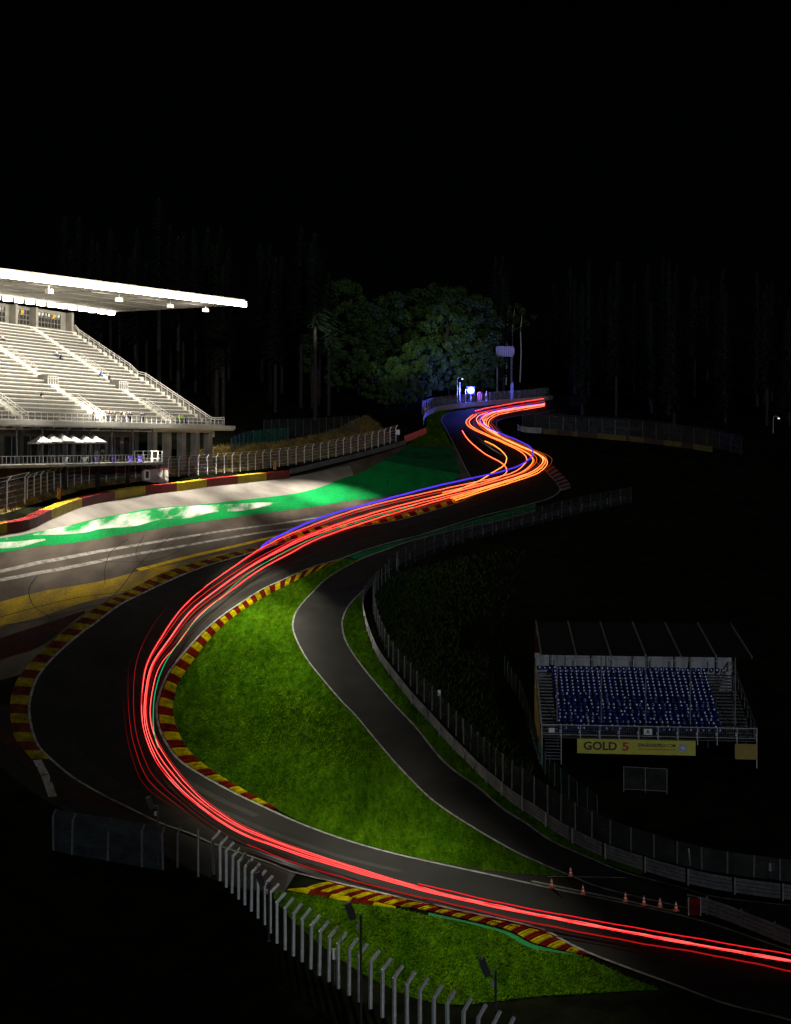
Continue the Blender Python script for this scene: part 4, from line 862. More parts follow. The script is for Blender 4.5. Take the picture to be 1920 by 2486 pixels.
# banner and plates
bu0, bu1 = 3.9, 16.9; bn = g5box('banner', bu0, bu1, -1.46, -1.40, ZF-1.75, ZF-0.12, 'banner_yellow'); bz = ZF-0.93; rt = np.array((*GU, 0))
text('GOLD', 1.25, G3(bu0+2.55, -1.485, bz), rt, (0, 0, 1), 'print_black', bn, offset=0.035, width=3.7)
text('5', 1.25, G3(bu0+5.35, -1.485, bz), rt, (0, 0, 1), 'print_red', bn, offset=0.035, width=0.75)
text('SPAGRANDPRIX.COM', 0.52, G3(bu0+8.75, -1.485, bz+0.22), rt, (0, 0, 1), 'print_black', bn, offset=0.008, width=4.1)
mb = MB(); x = bu0+6.75
while x < bu0+10.75:
    w_ = random.choice((0.12, 0.2, 0.26)); mb.box(G3(x+w_/2, -1.475, bz-0.22), (w_*0.8, 0.012, 0.17), 0, GA); x += w_+0.05
mb.build('small_print', 'print_orange', bn)
mb = MB(); n = 20; cc = G3(bu0+11.6, -1.475, bz)
mb.add([cc+(rt*math.cos(6.283*k/n)+np.array((0, 0, 1))*math.sin(6.283*k/n))*0.5 for k in range(n)], [tuple(range(n))]); em = mb.build('emblem', 'print_blue', bn)
mb = MB(); cc = cc-(0, 0.02, 0); mb.add([cc+rt*a+np.array((0, 0, b)) for a, b in ((-.32, .05), (-.05, .12), (.3, .02), (.1, -.05), (.0, -.2), (-.08, -.02))], [(0, 1, 2, 3, 4, 5)]); mb.build('emblem_mark', 'sign_white', em)
pl = g5box('letter_plate', 11.25, 12.15, -1.42, -1.38, ZF+0.45, ZF+1.1, 'sign_white'); text('A', 0.6, G3(11.7, -1.44, ZF+0.77), rt, (0, 0, 1), 'print_black', pl, offset=0.015)
pl = g5box('notice_plate', 0.75, 1.4, -1.42, -1.38, ZF+0.5, ZF+1.0, 'sign_white')

# ------------------------------------------------------------------ cones
cone_src = None
cones = [(1385, 2128, 'orange and white cone at the tip of the infield grass'), (1339, 2157, 'orange and white cone on the line where the tarmac wedge starts')]+[(x, y, 'orange and white cone standing in the row on the wedge between the roads') for x, y in ((1415, 2172), (1518, 2190), (1563, 2199), (1602, 2204), (1641, 2213))]
def cone_parts(r, s):
    mb = MB(); mb.box((0, 0, 0.03*s), (0.42*s, 0.42*s, 0.06*s)); link('base', mb.mesh('base', 'orange'), None).parent = r
    zz = [0.06, 0.24, 0.37, 0.53, 0.64, 0.78]; rr_ = lambda z: (0.165-(z-0.06)*0.165)*s
    for k in range(5):
        mb = MB(); mb.lathe([(rr_(zz[k]), zz[k]*s), (rr_(zz[k+1]), zz[k+1]*s)]+([(0.0, zz[k+1]*s)] if k == 4 else []), 14); o = link('band', mb.mesh('band', 'orange' if k % 2 == 0 else 'reflective', True), None); o.parent = r
for x, y, lb in cones:
    p = at(x, y); p[2] += 0.085
    r = root('traffic_cone', p, lb, 'traffic cone', 'cones between the two roads'); r.rotation_euler = (0, 0, random.random()*1.5)
    if cone_src is None: cone_parts(r, 1.0); cone_src = r
    else:
        for ch in list(cone_src.children):
            c_ = ch.copy(); col.objects.link(c_); c_.parent = r

# ------------------------------------------------------------------ poles, lamps, signs
def pole(label, p, h, r_=0.08, m='galvanised', name='pole', cat='pole', lean=(0, 0)):
    r = root(name, p, label, cat); mb = MB(); mb.tube([p-(0, 0, .2), p+(lean[0]*.5, lean[1]*.5, h/2), p+(lean[0], lean[1], h)], [r_, r_, r_*0.9], 8); mb.build('shaft', m, r)
    mb = MB(); mb.lathe([(0, 0.05), (r_*1.6, 0.05), (r_*1.9, -0.1)], 8, p); mb.build('foot', 'galv_dull', r); return r
def near_pole(label, x, y, h, lamp):
    p = at(x, y); r = pole(label, p, h, 0.09, 'steel_dark', 'camera_pole', 'pole'); t = p+(0, 0, h)
    mb = MB(); mb.box(t+(-0.72, 0, 0.25), (0.42, 0.5, 1.15), 0, ((0.93, 0, 0.36), (0, 1, 0), (-0.36, 0, 0.93))); mb.build('lamp_housing', 'black', r)
    mb = MB(); mb.bar(t+(0, 0, -0.1), t+(-0.6, 0, 0.05), 0.07); mb.build('bracket', 'galv_dull', r)
    mb = MB(); mb.box(t+(-0.2, -0.1, -0.75), (0.2, 0.2, 0.35)); mb.build('junction_box', 'galvanised', r)
near_pole('dark pole with an unlit lamp standing at the near debris fence', 876, 2505, 8.0, True)
near_pole('dark pole with an unlit lamp where the grass begins behind the fence', 653, 2285, 4.8, True)
near_pole('dark pole with an unlit lamp beside the dense netting', 383, 2098, 5.6, True)
near_pole('dark pole with an unlit lamp near the last debris fence posts', 1203, 2600, 6.4, True)
p = at(481, 2128); pole('plain steel post with a small camera arm by the open fence posts', p, 4.4, 0.09); 
p = at(964, 1384); pole('white marker pole where the access road fence begins', p, 3.0, 0.12, 'reflective')
p = at(1677, 2112); pole('leaning white pole behind the crash barrier by the cones', p, 2.0, 0.08, 'reflective', lean=(-0.2, 0))
def plate(label, p, w, h, s, z, m='sign_white'):
    r = root('sign', p, label, 'sign'); mb = MB(); mb.bar(p-(0, 0, .1), p+(0, 0, z+h/2), 0.06); mb.build('post', 'galv_dull', r)
    mb = MB(); mb.box(p+(0, -0.06, z), (w, 0.04, h)); b = mb.build('plate', m, r)
    if s: text(s, h*0.7, p+(0, -0.095, z), (1, 0, 0), (0, 0, 1), 'print_black', b)
    return r
plate('small white plate on the mesh fence above the crash barrier', at(1066, 1722), 0.36, 0.72, '', 2.1)
plate('small white plate hanging in the dark near the right end of the fence', at(1872, 2150), 0.45, 0.7, '', 1.7)
plate('small plate fixed to the near debris fence', at(813, 2391), 0.35, 0.8, '', 2.3)
plate('white plate on the last post of the long debris fence', at(966, 1071), 0.9, 1.2, '', 2.2)
def lamp_post(label, x, y, h, lit=False):
    p = at(x, y); r = pole(label, p, h, 0.13, 'galvanised', 'lamp_post', 'lamp post'); t = p+(0, 0, h)
    mb = MB(); mb.tube([t+(0.75*(1-math.cos(a)), 0, 0.75*math.sin(a)) for a in np.linspace(0, 2.9, 9)], 0.10, 6); mb.build('neck', 'galvanised', r)
    mb = MB(); mb.lathe([(0.0, 0.3), (0.25, 0.2), (0.3, -0.1), (0, -0.15)], 8, t+(1.5, 0, 0.05)); mb.build('lantern', 'lamp_small' if lit else 'galvanised', r)
lamp_post('hooked lamp post behind the blue fence on the crest', 1110, 981, 7.4, True); lamp_post('small hooked lamp post alone in the dark on the right', 1877, 1052, 4.0, True)
for x, lb in ((1116, 'thin pole next to the hooked lamp post'), (1241, 'thin pale pole behind the crest fence beside its twin'), (1245, 'thin pale pole behind the crest fence, taller of two')):
    p = at(x, 978); pole(lb, p, 6.2 if x < 1200 else 6.0+(x > 1243)*0.4, 0.13)
# blue light on its mast
p = at(1143, 979); r = root('signal_light', p, 'dazzling blue-white signal light on a short mast at the crest', 'light')
mb = MB(); mb.bar(p-(0, 0, .1), p+(0, 0, 3.2), 0.14); mb.build('mast', 'galvanised', r)
mb = MB(); mb.bar(p+(-1.6, 0, -.1), p+(-1.6, 0, 4.2), 0.14); mb.bar(p+(-1.6, 0, 4.1), p+(0, 0, 4.1), 0.1); mb.build('frame', 'galvanised', r)
mb = MB(); lc = p+(0, -0.3, 3.9); prof = [(0.02, 1.05)]+[(1.05*math.sin(a), 1.05*math.cos(a)) for a in np.linspace(0.3, 2.84, 9)]+[(0.02, -1.05)]; mb.lathe(prof, 16, lc); mb.build('lamp', 'lamp_blue', r, smooth=True)
mb = MB(); mb.box(lc+(0, 1.25, 0), (2.5, 0.2, 2.5)); mb.build('housing', 'black', r)
mb = MB(); mb.box(lc+(0, 1.12, 0), (2.3, 0.04, 2.3)); mb.build('halo_plate', 'halo_panel', r)  # glowing panel added behind the lamp to imitate its blue halo
bl = bpy.data.lights.new('signal_light_source', 'POINT'); bl.energy = 34000; bl.color = (0.10, 0.12, 1.0); bl.shadow_soft_size = 0.9
bo = bpy.data.objects.new('signal_light_source', bl); col.objects.link(bo); bo.location = Vector(lc)+Vector((0, -2.2, 0.2))
# signs and huts by the crest
p = at(1163, 980); r = root('sign_board', p, 'red and white board beside the blue signal light', 'sign')
mb = MB(); mb.box(p+(0, 0, 2.2), (0.9, 0.15, 2.6)); mb.build('board', 'print_red', r); mb = MB(); mb.bar(p-(0, 0, .1), p+(0, 0.2, 3.2), 0.1); mb.build('post', 'galv_dull', r)
p = at(1181, 979); r = root('marker_post', p, 'orange and white striped post behind the crest barrier', 'marker')
for k in range(5):
    mb = MB(); mb.tube([p+(0, 0, k*0.75-0.05), p+(0, 0, k*0.75+0.7)], 0.2, 8); mb.build('band', 'orange' if k % 2 == 0 else 'reflective', r)
cy = 395.0; p = np.array(((1224-960)/F*cy, cy, HC+(Y0-868)/F*cy)); zg = float(ground(p[0], p[1]))
r = root('container', (p[0], p[1], zg), 'white box container raised on the slope beside the trees', 'container'); q = np.array((p[0], p[1], p[2]+1.9))
mb = MB(); mb.box(q, (5.6, 2.6, 3.4)); mb.build('body', 'concrete', r)
for k in range(8): mb = MB(); mb.box(q+(-2.5+k*0.7, -1.33, 0), (0.08, 0.06, 3.2)); mb.build('rib', 'sign_white', r)
for s in (-2.3, 2.3): mb = MB(); mb.bar((q[0]+s, q[1], zg-0.3), (q[0]+s, q[1], q[2]-1.7), 0.5); mb.build('support', 'steel_dark', r)
mb = MB(); mb.box(q+(3.0, -0.6, 0.2), (0.4, 0.5, 2.2)); mb.build('cabinet', 'galvanised', r)
rfp = np.array([inv(1215, 890, 380), inv(1232, 896, 380), inv(1250, 905, 380)]); rfp[:, 2] = ground(rfp[:, 0], rfp[:, 1])
fence('short faded red fence below the white container', rfp, 2.0, None, 'print_red', None, 3, 0.1, up=0)

# ------------------------------------------------------------------ people
def figure(joints, bones, name):
    """one continuous skinned body; joints: name -> (x, y, z, radius); faces x toward -y"""
    names = list(joints); me = bpy.data.meshes.new(name); bm = bmesh.new(); sl_ = bm.verts.layers.skin.verify(); vs_ = {}
    for n in names:
        x, y, z, r_ = joints[n]; v = bm.verts.new((x, y, z)); v[sl_].radius = (r_, r_); v[sl_].use_root = (n == 'pelvis'); vs_[n] = v
    for a, b, _ in bones: bm.edges.new((vs_[a], vs_[b]))
    bm.to_mesh(me); bm.free(); o = bpy.data.objects.new(name, me); col.objects.link(o)
    o.modifiers.new('s', 'SKIN'); o.modifiers.new('u', 'SUBSURF').levels = 1
    bpy.context.view_layer.update(); out = bpy.data.meshes.new_from_object(o.evaluated_get(bpy.context.evaluated_depsgraph_get())); bpy.data.objects.remove(o)
    segs = [(Vector(joints[a][:3]), Vector(joints[b][:3]), t, joints[a][3], joints[b][3]) for a, b, t in bones]; idx = []
    hd = Vector(joints['head'][:3])
    for p in out.polygons:
        c = p.center; best = None
        for a, b, t, ra, rb in segs:
            d = b-a; k = min(1, max(0, (c-a).dot(d)/max(d.length_squared, 1e-9))); e = (c-(a+d*k)).length/(ra*(1-k)+rb*k)
            if best is None or e < best[0]: best = (e, t)
        t = best[1]
        if t == 0 and (c.z > hd.z+0.015 and c.y > hd.y-0.07 or c.y > hd.y+0.03 and c.z > hd.z-0.06): t = 3
        idx.append(t)
    for m in ('skin', 'cloth_black', 'cloth_black', 'hair_dark'): out.materials.append(MATS[m])
    out.polygons.foreach_set('material_index', idx); out.polygons.foreach_set('use_smooth', [True]*len(idx)); return out
def arms(J, B_, elL, haL, elR, haR):
    for s, el, ha in ((-1, elL, haL), (1, elR, haR)):
        q = 'L' if s < 0 else 'R'
        J['el'+q] = (*el, 0.045); J['wr'+q] = (*[e*0.15+h*0.85 for e, h in zip(el, ha)], 0.036); J['ha'+q] = (*ha, 0.042)
        B_ += [('sh'+q, 'el'+q, 1), ('el'+q, 'wr'+q, 1), ('wr'+q, 'ha'+q, 0)]
def stand_fig(lean, arm):
    y = -lean; J = {'pelvis': (0, 0, 0.95, .14), 'chest': (0, y*.7, 1.28, .16), 'neck': (0, y, 1.48, .065), 'chin': (0, y*1.1-.03, 1.57, .07), 'head': (0, y*1.15-.01, 1.66, .098), 'crown': (0, y*1.15, 1.735, .07),
                    'nose': (0, y*1.15-.115, 1.63, .016), 'shL': (-.19, y*.9, 1.42, .065), 'shR': (.19, y*.9, 1.42, .065)}
    B_ = [('pelvis', 'chest', 1), ('chest', 'neck', 1), ('neck', 'chin', 0), ('chin', 'head', 0), ('head', 'crown', 0), ('head', 'nose', 0), ('neck', 'shL', 1), ('neck', 'shR', 1)]
    if arm == 'rail': arms(J, B_, (-.26, y-.12, 1.17), (-.16, y-.38, 1.22), (.26, y-.12, 1.17), (.16, y-.38, 1.22))
    elif arm == 'fold': arms(J, B_, (-.27, y-.02, 1.16), (.02, y-.2, 1.22), (.27, y-.02, 1.16), (-.02, y-.2, 1.15))
    else: arms(J, B_, (-.26, y+.03, 1.14), (-.24, y-.06, .88), (.26, y+.03, 1.14), (.24, y-.08, .88))
    for s, q in ((-1, 'L'), (1, 'R')):
        J['hip'+q] = (s*.1, 0.01, .88, .105); J['kn'+q] = (s*.11, -.03, .48, .068); J['an'+q] = (s*.12, .02, .09, .045); J['to'+q] = (s*.13, -.15, .04, .038)
        B_ += [('pelvis', 'hip'+q, 2), ('hip'+q, 'kn'+q, 2), ('kn'+q, 'an'+q, 2), ('an'+q, 'to'+q, 2)]
    return J, B_
def sit_fig(lean, recline=0.0):
    y = -lean; J = {'pelvis': (0, 0.02, 0.12, .145), 'chest': (0, y*.7, 0.45, .16), 'neck': (0, y, .65, .065), 'chin': (0, y*1.1-.03, .74, .07), 'head': (0, y*1.15-.01, .83, .098), 'crown': (0, y*1.15, .905, .07), 'nose': (0, y*1.15-.115, .80, .016),
                    'shL': (-.19, y*.9, .59, .065), 'shR': (.19, y*.9, .59, .065)}
    B_ = [('pelvis', 'chest', 1), ('chest', 'neck', 1), ('neck', 'chin', 0), ('chin', 'head', 0), ('head', 'crown', 0), ('head', 'nose', 0), ('neck', 'shL', 1), ('neck', 'shR', 1)]
    arms(J, B_, (-.25, y-.08, .34), (-.1, -.4, .25), (.25, y-.08, .34), (.1, -.38, .25))
    for s, q in ((-1, 'L'), (1, 'R')):
        J['hip'+q] = (s*.1, -.03, .1, .105); J['kn'+q] = (s*.13, -.46, .12, .068); J['an'+q] = (s*.13, -.48, -.34, .045); J['to'+q] = (s*.14, -.64, -.40, .038)
        B_ += [('pelvis', 'hip'+q, 2), ('hip'+q, 'kn'+q, 2), ('kn'+q, 'an'+q, 2), ('an'+q, 'to'+q, 2)]
    return J, B_
FIG = {'rail': figure(*stand_fig(.12, 'rail'), 'person'), 'fold': figure(*stand_fig(.03, 'fold'), 'person'), 'stand': figure(*stand_fig(0, 'down'), 'person'), 'sit': figure(*sit_fig(.1), 'person'), 'lean': figure(*sit_fig(.24), 'person')}
face = math.atan2(-N[1], -N[0])+math.pi/2
def person(kind, p, top, legs, hair, label, rot=None, group=None, sc=1.25):
    me = FIG[kind].copy(); me.materials[1] = MATS[top]; me.materials[2] = MATS[legs]; me.materials[3] = MATS[hair]
    o = bpy.data.objects.new('person', me); col.objects.link(o); o.location = p; o.scale = (sc,)*3; o.rotation_euler = (0, 0, (face if rot is None else rot)+random.gauss(0, .15)); prop(o, label, 'person', group)
def upx(px, n):
    k = (px-960)/F; return (k*(B0[1]+N[1]*n)-(B0[0]+N[0]*n))/(U[0]-k*U[1])
g_ = 'spectators at the front railing'
for px, kind, top, legs, hair, lb in [
    (225, 'rail', 'cloth_black', 'cloth_denim', 'hair_fair', 'spectator in dark jacket leaning alone on the front railing, farthest from the hi-vis pair'),
    (230, 'stand', 'cloth_beige', 'cloth_black', 'hair_fair', 'spectator in beige top just behind the one leaning on the railing'),
    (251, 'stand', 'cloth_white', 'cloth_grey', 'hair_dark', 'spectator in white top at the end of the railing group'),
    (261, 'rail', 'cloth_navy', 'cloth_black', 'hair_fair', 'spectator in navy coat leaning on the railing next to the one in white'),
    (269, 'fold', 'cloth_black', 'cloth_denim', 'hair_dark', 'spectator in black with folded arms in the first railing group'),
    (276, 'rail', 'cloth_black', 'cloth_black', 'hair_dark', 'shorter spectator in black at the end of the first railing group'),
    (294, 'stand', 'cloth_black', 'cloth_black', 'hair_dark', 'spectator in all black standing upright in the second railing group'),
    (301, 'fold', 'cloth_beige', 'cloth_denim', 'hair_fair', 'spectator in beige with folded arms in the second railing group'),
    (310, 'rail', 'cloth_black', 'cloth_grey', 'hair_fair', 'spectator in black and grey leaning forward in the second railing group'),
    (316, 'rail', 'cloth_navy', 'cloth_black', 'hair_dark', 'spectator in navy leaning at the end of the second railing group'),
    (340, 'rail', 'cloth_black', 'cloth_denim', 'hair_fair', 'spectator in dark coat of the pair leaning together on the railing'),
    (347, 'rail', 'cloth_navy', 'cloth_black', 'hair_fair', 'spectator in navy of the pair leaning together on the railing'),
    (434, 'rail', 'cloth_hivis', 'cloth_black', 'hair_dark', 'marshal in hi-vis vest at the railing beside the aisle'),
    (442, 'fold', 'cloth_hivis', 'cloth_navy', 'hair_dark', 'marshal in hi-vis vest with folded arms near the aisle'),
    (450, 'stand', 'cloth_grey', 'cloth_black', 'hair_dark', 'person in grey standing next to the hi-vis marshals')]:
    nn_ = 0.55+(0.7 if kind in ('stand', 'fold') else 0)
    person(kind, L3(upx(px, nn_), nn_, ZD-0.05), top, legs, hair, lb, None, g_)
def sitter(px, py, kind, top, legs, hair, lb):
    best = min(range(NR), key=lambda i: abs((Y0-py)/F*L3(upx(px, NS+i*RUN+1.2), NS+i*RUN+1.0, 0)[1]+HC-(zs(i)+0.75)))
    person(kind, L3(upx(px, NS+best*RUN+0.85), NS+best*RUN+0.85, zs(best)+0.34), top, legs, hair, lb, None, 'spectators sitting in the grandstand')
sitter(242, 905, 'lean', 'cloth_blue', 'cloth_denim', 'hair_dark', 'spectator in bright blue jacket sitting in the grandstand')
sitter(264, 915, 'sit', 'cloth_black', 'cloth_black', 'hair_dark', 'spectator in black sitting near the one in bright blue')
sitter(99, 956, 'lean', 'cloth_black', 'cloth_beige', 'hair_dark', 'spectator in black with beige trousers sitting in the lower rows')
sitter(136, 862, 'sit', 'cloth_white', 'cloth_navy', 'hair_dark', 'spectator in white top sitting in the upper rows')
sitter(146, 868, 'lean', 'cloth_navy', 'cloth_navy', 'hair_dark', 'spectator in navy bent forward next to the one in white')
sitter(5, 820, 'sit', 'cloth_white', 'cloth_black', 'hair_fair', 'spectator in white top sitting high up by the frame edge')
p = L3(5.5, 3, 0); p[2] = float(ground(p[0], p[1])); 
mb = MB(); hill_z = HC+(Y0-1012)/F*p[1]
person('stand', (p[0], p[1], p[2]), 'cloth_red', 'cloth_black', 'hair_dark', 'person in red jacket standing on the bank past the grandstand')
for x, y, top, lb in ((1039, 1004, 'cloth_orange', 'marshal in orange suit behind the crest barrier'), (1032, 1006, 'cloth_white', 'marshal in white top beside the one in orange')):
    p = at(x, y); person('stand', p, top, 'cloth_orange', 'hair_dark', lb, 0.3, sc=1.25)

# ------------------------------------------------------------------ trees
def leaf_cloud(centres, radii, per, size, seed, flat=0.5):
    r = np.random.default_rng(seed); out = []
    for c, rad in zip(centres, radii):
        d = r.normal(size=(per, 3)); d /= np.linalg.norm(d, axis=1)[:, None]; q = c+d*(rad*(0.55+0.5*r.random((per, 1))))*np.array((1, 1, 0.8))
        a = r.normal(size=(per, 3)); a /= np.linalg.norm(a, axis=1)[:, None]; b = np.cross(a, d+r.normal(size=(per, 3))*flat); b /= np.maximum(np.linalg.norm(b, axis=1)[:, None], 1e-6)
        s = size*(0.6+0.8*r.random((per, 1))); out.append(np.stack([q-a*s, q-b*s*0.55, q+a*s, q+b*s*0.55], 1).reshape(-1, 3))
    return np.concatenate(out)
def broad_tree(seed, h, w):
    r = np.random.default_rng(seed); mb = MB(); lim = []
    mb.tube([(0, 0, -0.6), (0.1, 0, h*.2), (0.3*r.normal(), 0.3*r.normal(), h*.5), (0.5*r.normal(), .5*r.normal(), h*.8)], [h*.022, h*.017, h*.012, h*.004], 8)
    cs, rs = [], []
    for k in range(58):
        t = r.random(); z = h*(0.12+0.82*t); prof = math.sin(math.pi*min(1, 0.18+0.82*t))**0.6; rad = w*prof*(0.35+0.6*math.sqrt(r.random())); an = r.random()*6.283
        cs.append((rad*math.cos(an), rad*math.sin(an), z)); rs.append(w*(0.15+0.17*r.random()))
        if k % 4 == 0: mb.tube([(0, 0, z*0.6), (rad*.5*math.cos(an), rad*.5*math.sin(an), z*.85), (rad*.9*math.cos(an), rad*.9*math.sin(an), z)], [h*.006, h*.004, h*.0015], 5)
    return mb.mesh('trunk', 'bark', True), fast_mesh('crown', leaf_cloud(np.array(cs), rs, 260, 0.46, seed), 4, 'leaf')
def conifer(seed, h, bare):
    r = np.random.default_rng(seed); mb = MB(); mb.tube([(0, 0, -0.6), (0, 0, h*.3), (0.1, 0, h*.7), (0.1, 0.1, h)], [h*.0125, h*.010, h*.006, h*.001], 7); V = []
    nb_ = 300
    for k in range(nb_):
        t = k/nb_; z = h*(bare+(1-bare)*t); rad = (0.5+4.2*(1-t)**0.8)*(0.6+0.6*r.random()); an = k*2.4+r.random()
        d = np.array((math.cos(an), math.sin(an), 0)); sdw = np.array((-d[1], d[0], 0))
        for j in range(5):
            s0 = (j+0.3)/5; c = d*rad*s0+np.array((0, 0, z-rad*0.35*s0)); ww = 0.5*(1.1-s0)*rad*0.3+0.15; ll_ = rad*0.16
            V += [c-sdw*ww-d*ll_*.3, c-d*ll_, c+sdw*ww-d*ll_*.3-np.array((0, 0, .15)), c+d*ll_-np.array((0, 0, 0.35))]
    if bare > 0.2:
        for k in range(14):
            z = h*(0.1+bare*r.random()*0.9); an = r.random()*6.28; mb.tube([(0, 0, z), (math.cos(an)*1.0, math.sin(an)*1.0, z-0.1)], [0.05, 0.02], 4)
    return mb.mesh('trunk', 'bark', True), fast_mesh('crown', np.array(V), 4, 'needle')
BT = [broad_tree(11, 30, 8.5), broad_tree(12, 34, 9.5), broad_tree(13, 26, 8.0)]
CT = [conifer(21, 40, 0.45), conifer(22, 46, 0.5), conifer(23, 36, 0.35), conifer(25, 40, 0.10), conifer(26, 34, 0.14)]
def tree(name, src, X, Y, sc, label, group):
    z = float(ground(X, Y)); r = root(name, (X, Y, z), label, 'tree', group); r.rotation_euler = (0, 0, random.random()*6.28); r.scale = (sc, sc, sc*random.uniform(.94, 1.06))
    for n, m in zip(('trunk', 'crown'), src):
        o = bpy.data.objects.new(n, m); col.objects.link(o); o.parent = r
for k, (px, Y, sc) in enumerate([(1085, 392, 1.0), (1150, 396, 1.02), (1030, 402, 1.08), (960, 392, 1.05), (890, 385, .86), (1190, 410, .74), (1115, 425, 1.1), (830, 400, 1.1), (770, 395, .75), (1010, 430, 1.15), (1060, 415, 1.1), (925, 412, 1.1), (860, 420, 1.0)]):
    tree('broadleaf_tree', BT[k % 3], (px-960)/F*Y, Y, sc, 'tall leafy broadleaf tree in the clump behind the blue signal light', 'broadleaf trees at the crest')
for k, (px, Y, sc) in enumerate([(1000, 372, .55), (955, 362, .5), (905, 352, .42), (1045, 380, .5), (870, 368, .55), (1090, 385, .5), (985, 352, .38), (940, 345, .36), (1025, 366, .4), (1170, 392, .5), (1120, 388, .48), (820, 372, .5)]):
    tree('small_tree', BT[(k+1) % 3], (px-960)/F*Y, Y, sc, 'small bushy tree at the foot of the broadleaf clump', 'bushy undergrowth trees')
r2 = random.Random(5)
for k in range(46):
    px = r2.uniform(150, 800); Y = r2.uniform(300, 400); X = (px-960)/F*Y
    if (np.array((X, Y))-B0) @ N > -3 and (np.array((X, Y))-B0) @ U < 14 and (np.array((X, Y))-B0) @ N < 44: continue
    tree('conifer', CT[r2.randrange(3)], X, Y, r2.uniform(.9, 1.15), 'tall bare-stemmed conifer in the wood behind the grandstand', 'conifers behind the grandstand')
for k in range(50):
    px = r2.uniform(1200, 2000); Y = r2.uniform(385, 470) if px < 1330 else r2.uniform(345, 460); X = (px-960)/F*Y
    tree('conifer', CT[r2.choice((3, 4, 3, 4, 2))], X, Y, r2.uniform(.85, 1.15), 'tall conifer on the dark hillside right of the crest', 'conifers on the right hillside')
for px, Y in ((1228, 420), (1242, 424), (1262, 430)):
    X = (px-960)/F*Y; z = float(ground(X, Y)); r = root('birch_tree', (X, Y, z), 'pale slender birch stem above the white container', 'tree', 'birches above the container')
    mb = MB(); h = 26; mb.tube([(X, Y, z-.3), (X+.4, Y, z+h*.4), (X+.2, Y, z+h*.7), (X+1.0, Y, z+h)], [.26, .22, .16, .05], 7); mb.build('trunk', 'white_paint', r, smooth=True)
    cs = np.array([(X+random.gauss(0, 2), Y+random.gauss(0, 2), z+h*random.uniform(.7, 1.05)) for _ in range(12)]); link('crown', fast_mesh('crown', leaf_cloud(cs, [1.3]*12, 60, .3, 3), 4, 'leaf'), r)

# ------------------------------------------------------------------ trails of light left by the cars
def trail_mat(name, s):
    m = bpy.data.materials.new(name); t, p = nodes_of(m); p.inputs['Base Color'].default_value = (0, 0, 0, 1); p.inputs['Specular IOR Level'].default_value = 0; p.inputs['Emission Strength'].default_value = s
    a = t.nodes.new('ShaderNodeAttribute'); a.attribute_name = 'light_colour'; t.links.new(a.outputs['Color'], p.inputs['Emission Color']); MATS[name] = m
for k, s in (('trail_hot', 3.0), ('trail_mid', 1.2), ('trail_dim', 0.40), ('trail_faint', 0.12)): trail_mat(k, s)
def glow_tube(name, c, rr_, m, colf, f, parent=None):
    mb = MB(); mb.tube(c, list(rr_), 6); me = mb.mesh(name, m, True); at_ = me.color_attributes.new('light_colour', 'FLOAT_COLOR', 'POINT'); cols = np.ones((len(mb.v), 4)); k = len(c)
    for i in range(k): cols[i*6:(i+1)*6, :3] = np.array(colf(i/(k-1), c[i]))*f[i]
    at_.data.foreach_set('color', cols.astype(np.float32).ravel()); return link(name, me, parent)
def trail(pts, rad, m, colf, label, group, up=0.75, n=None, name='light_trail', cat='light trail', fade=0, core=None):
    c = resample(catmull(P(pts, up), 10), n or max(20, int(len(pts)*9))); k = len(c); c = c.copy(); c[:, 2] += up
    c[:, 2] += 0.03*np.sin(np.arange(k)*0.9+random.random()*6)*(np.arange(k) % 7 > 2)
    t = np.linspace(0, 1, k); rr_ = np.full(k, rad) if np.isscalar(rad) else np.interp(t, np.linspace(0, 1, len(rad)), rad)
    f = np.minimum(1, np.minimum(t/fade, (1-t)/fade))**1.3 if fade else np.ones(k)
    fl = f*(0.85+0.3*np.convolve(rng.random(k+8), np.ones(9)/9, 'valid'))
    o = glow_tube(name, c, rr_*np.maximum(f, .02), m, colf, fl); prop(o, label, cat, group)
    if core is None: core = m == 'trail_hot'
    if core: glow_tube('hot_core', c+(0, 0, 1)*rr_[:, None]*0.62, rr_*0.62, 'trail_hot', lambda q, p: np.array(colf(q, p))*(1.0, 1.5, 1.0)+np.array((.40, .15, .13)), fl, o)
    return o
OUTER = [(1990, 2347), (1724, 2301), (1522, 2264), (1240, 2210), (1015, 2159), (760, 2086), (641, 2046), (558, 2011), (454, 1936), (388, 1866), (355, 1799), (343, 1740), (345, 1671), (357, 1610), (391, 1550), (440, 1482), (498, 1430), (581, 1372), (643, 1334),
         (727, 1294), (887, 1238), (1074, 1193), (1154, 1175), (1208, 1162), (1255, 1147), (1278, 1130), (1285, 1115), (1270, 1098), (1225, 1076), (1170, 1052), (1138, 1036), (1130, 1022), (1145, 1007), (1190, 996), (1250, 985), (1322, 974)]
INNER = [(1990, 2343), (1724, 2297), (1522, 2260), (1240, 2205), (1015, 2152), (760, 2073), (641, 2030), (558, 1990), (475, 1928), (408, 1850), (374, 1790), (362, 1735), (368, 1671), (385, 1615), (428, 1560), (482, 1490), (547, 1440), (625, 1385), (700, 1345),
         (780, 1306), (930, 1256), (1074, 1215), (1154, 1194), (1225, 1172), (1290, 1150), (1318, 1132), (1326, 1117), (1315, 1104), (1270, 1084), (1210, 1056), (1185, 1036), (1178, 1022), (1200, 1006), (1240, 998), (1285, 990), (1324, 983)]
OA, IA = np.array(OUTER, float), np.array(INNER, float)
RED, ORG, PNK = np.array((1, 0.018, 0.02)), np.array((1, 0.19, 0.003)), np.array((1, 0.13, 0.11))
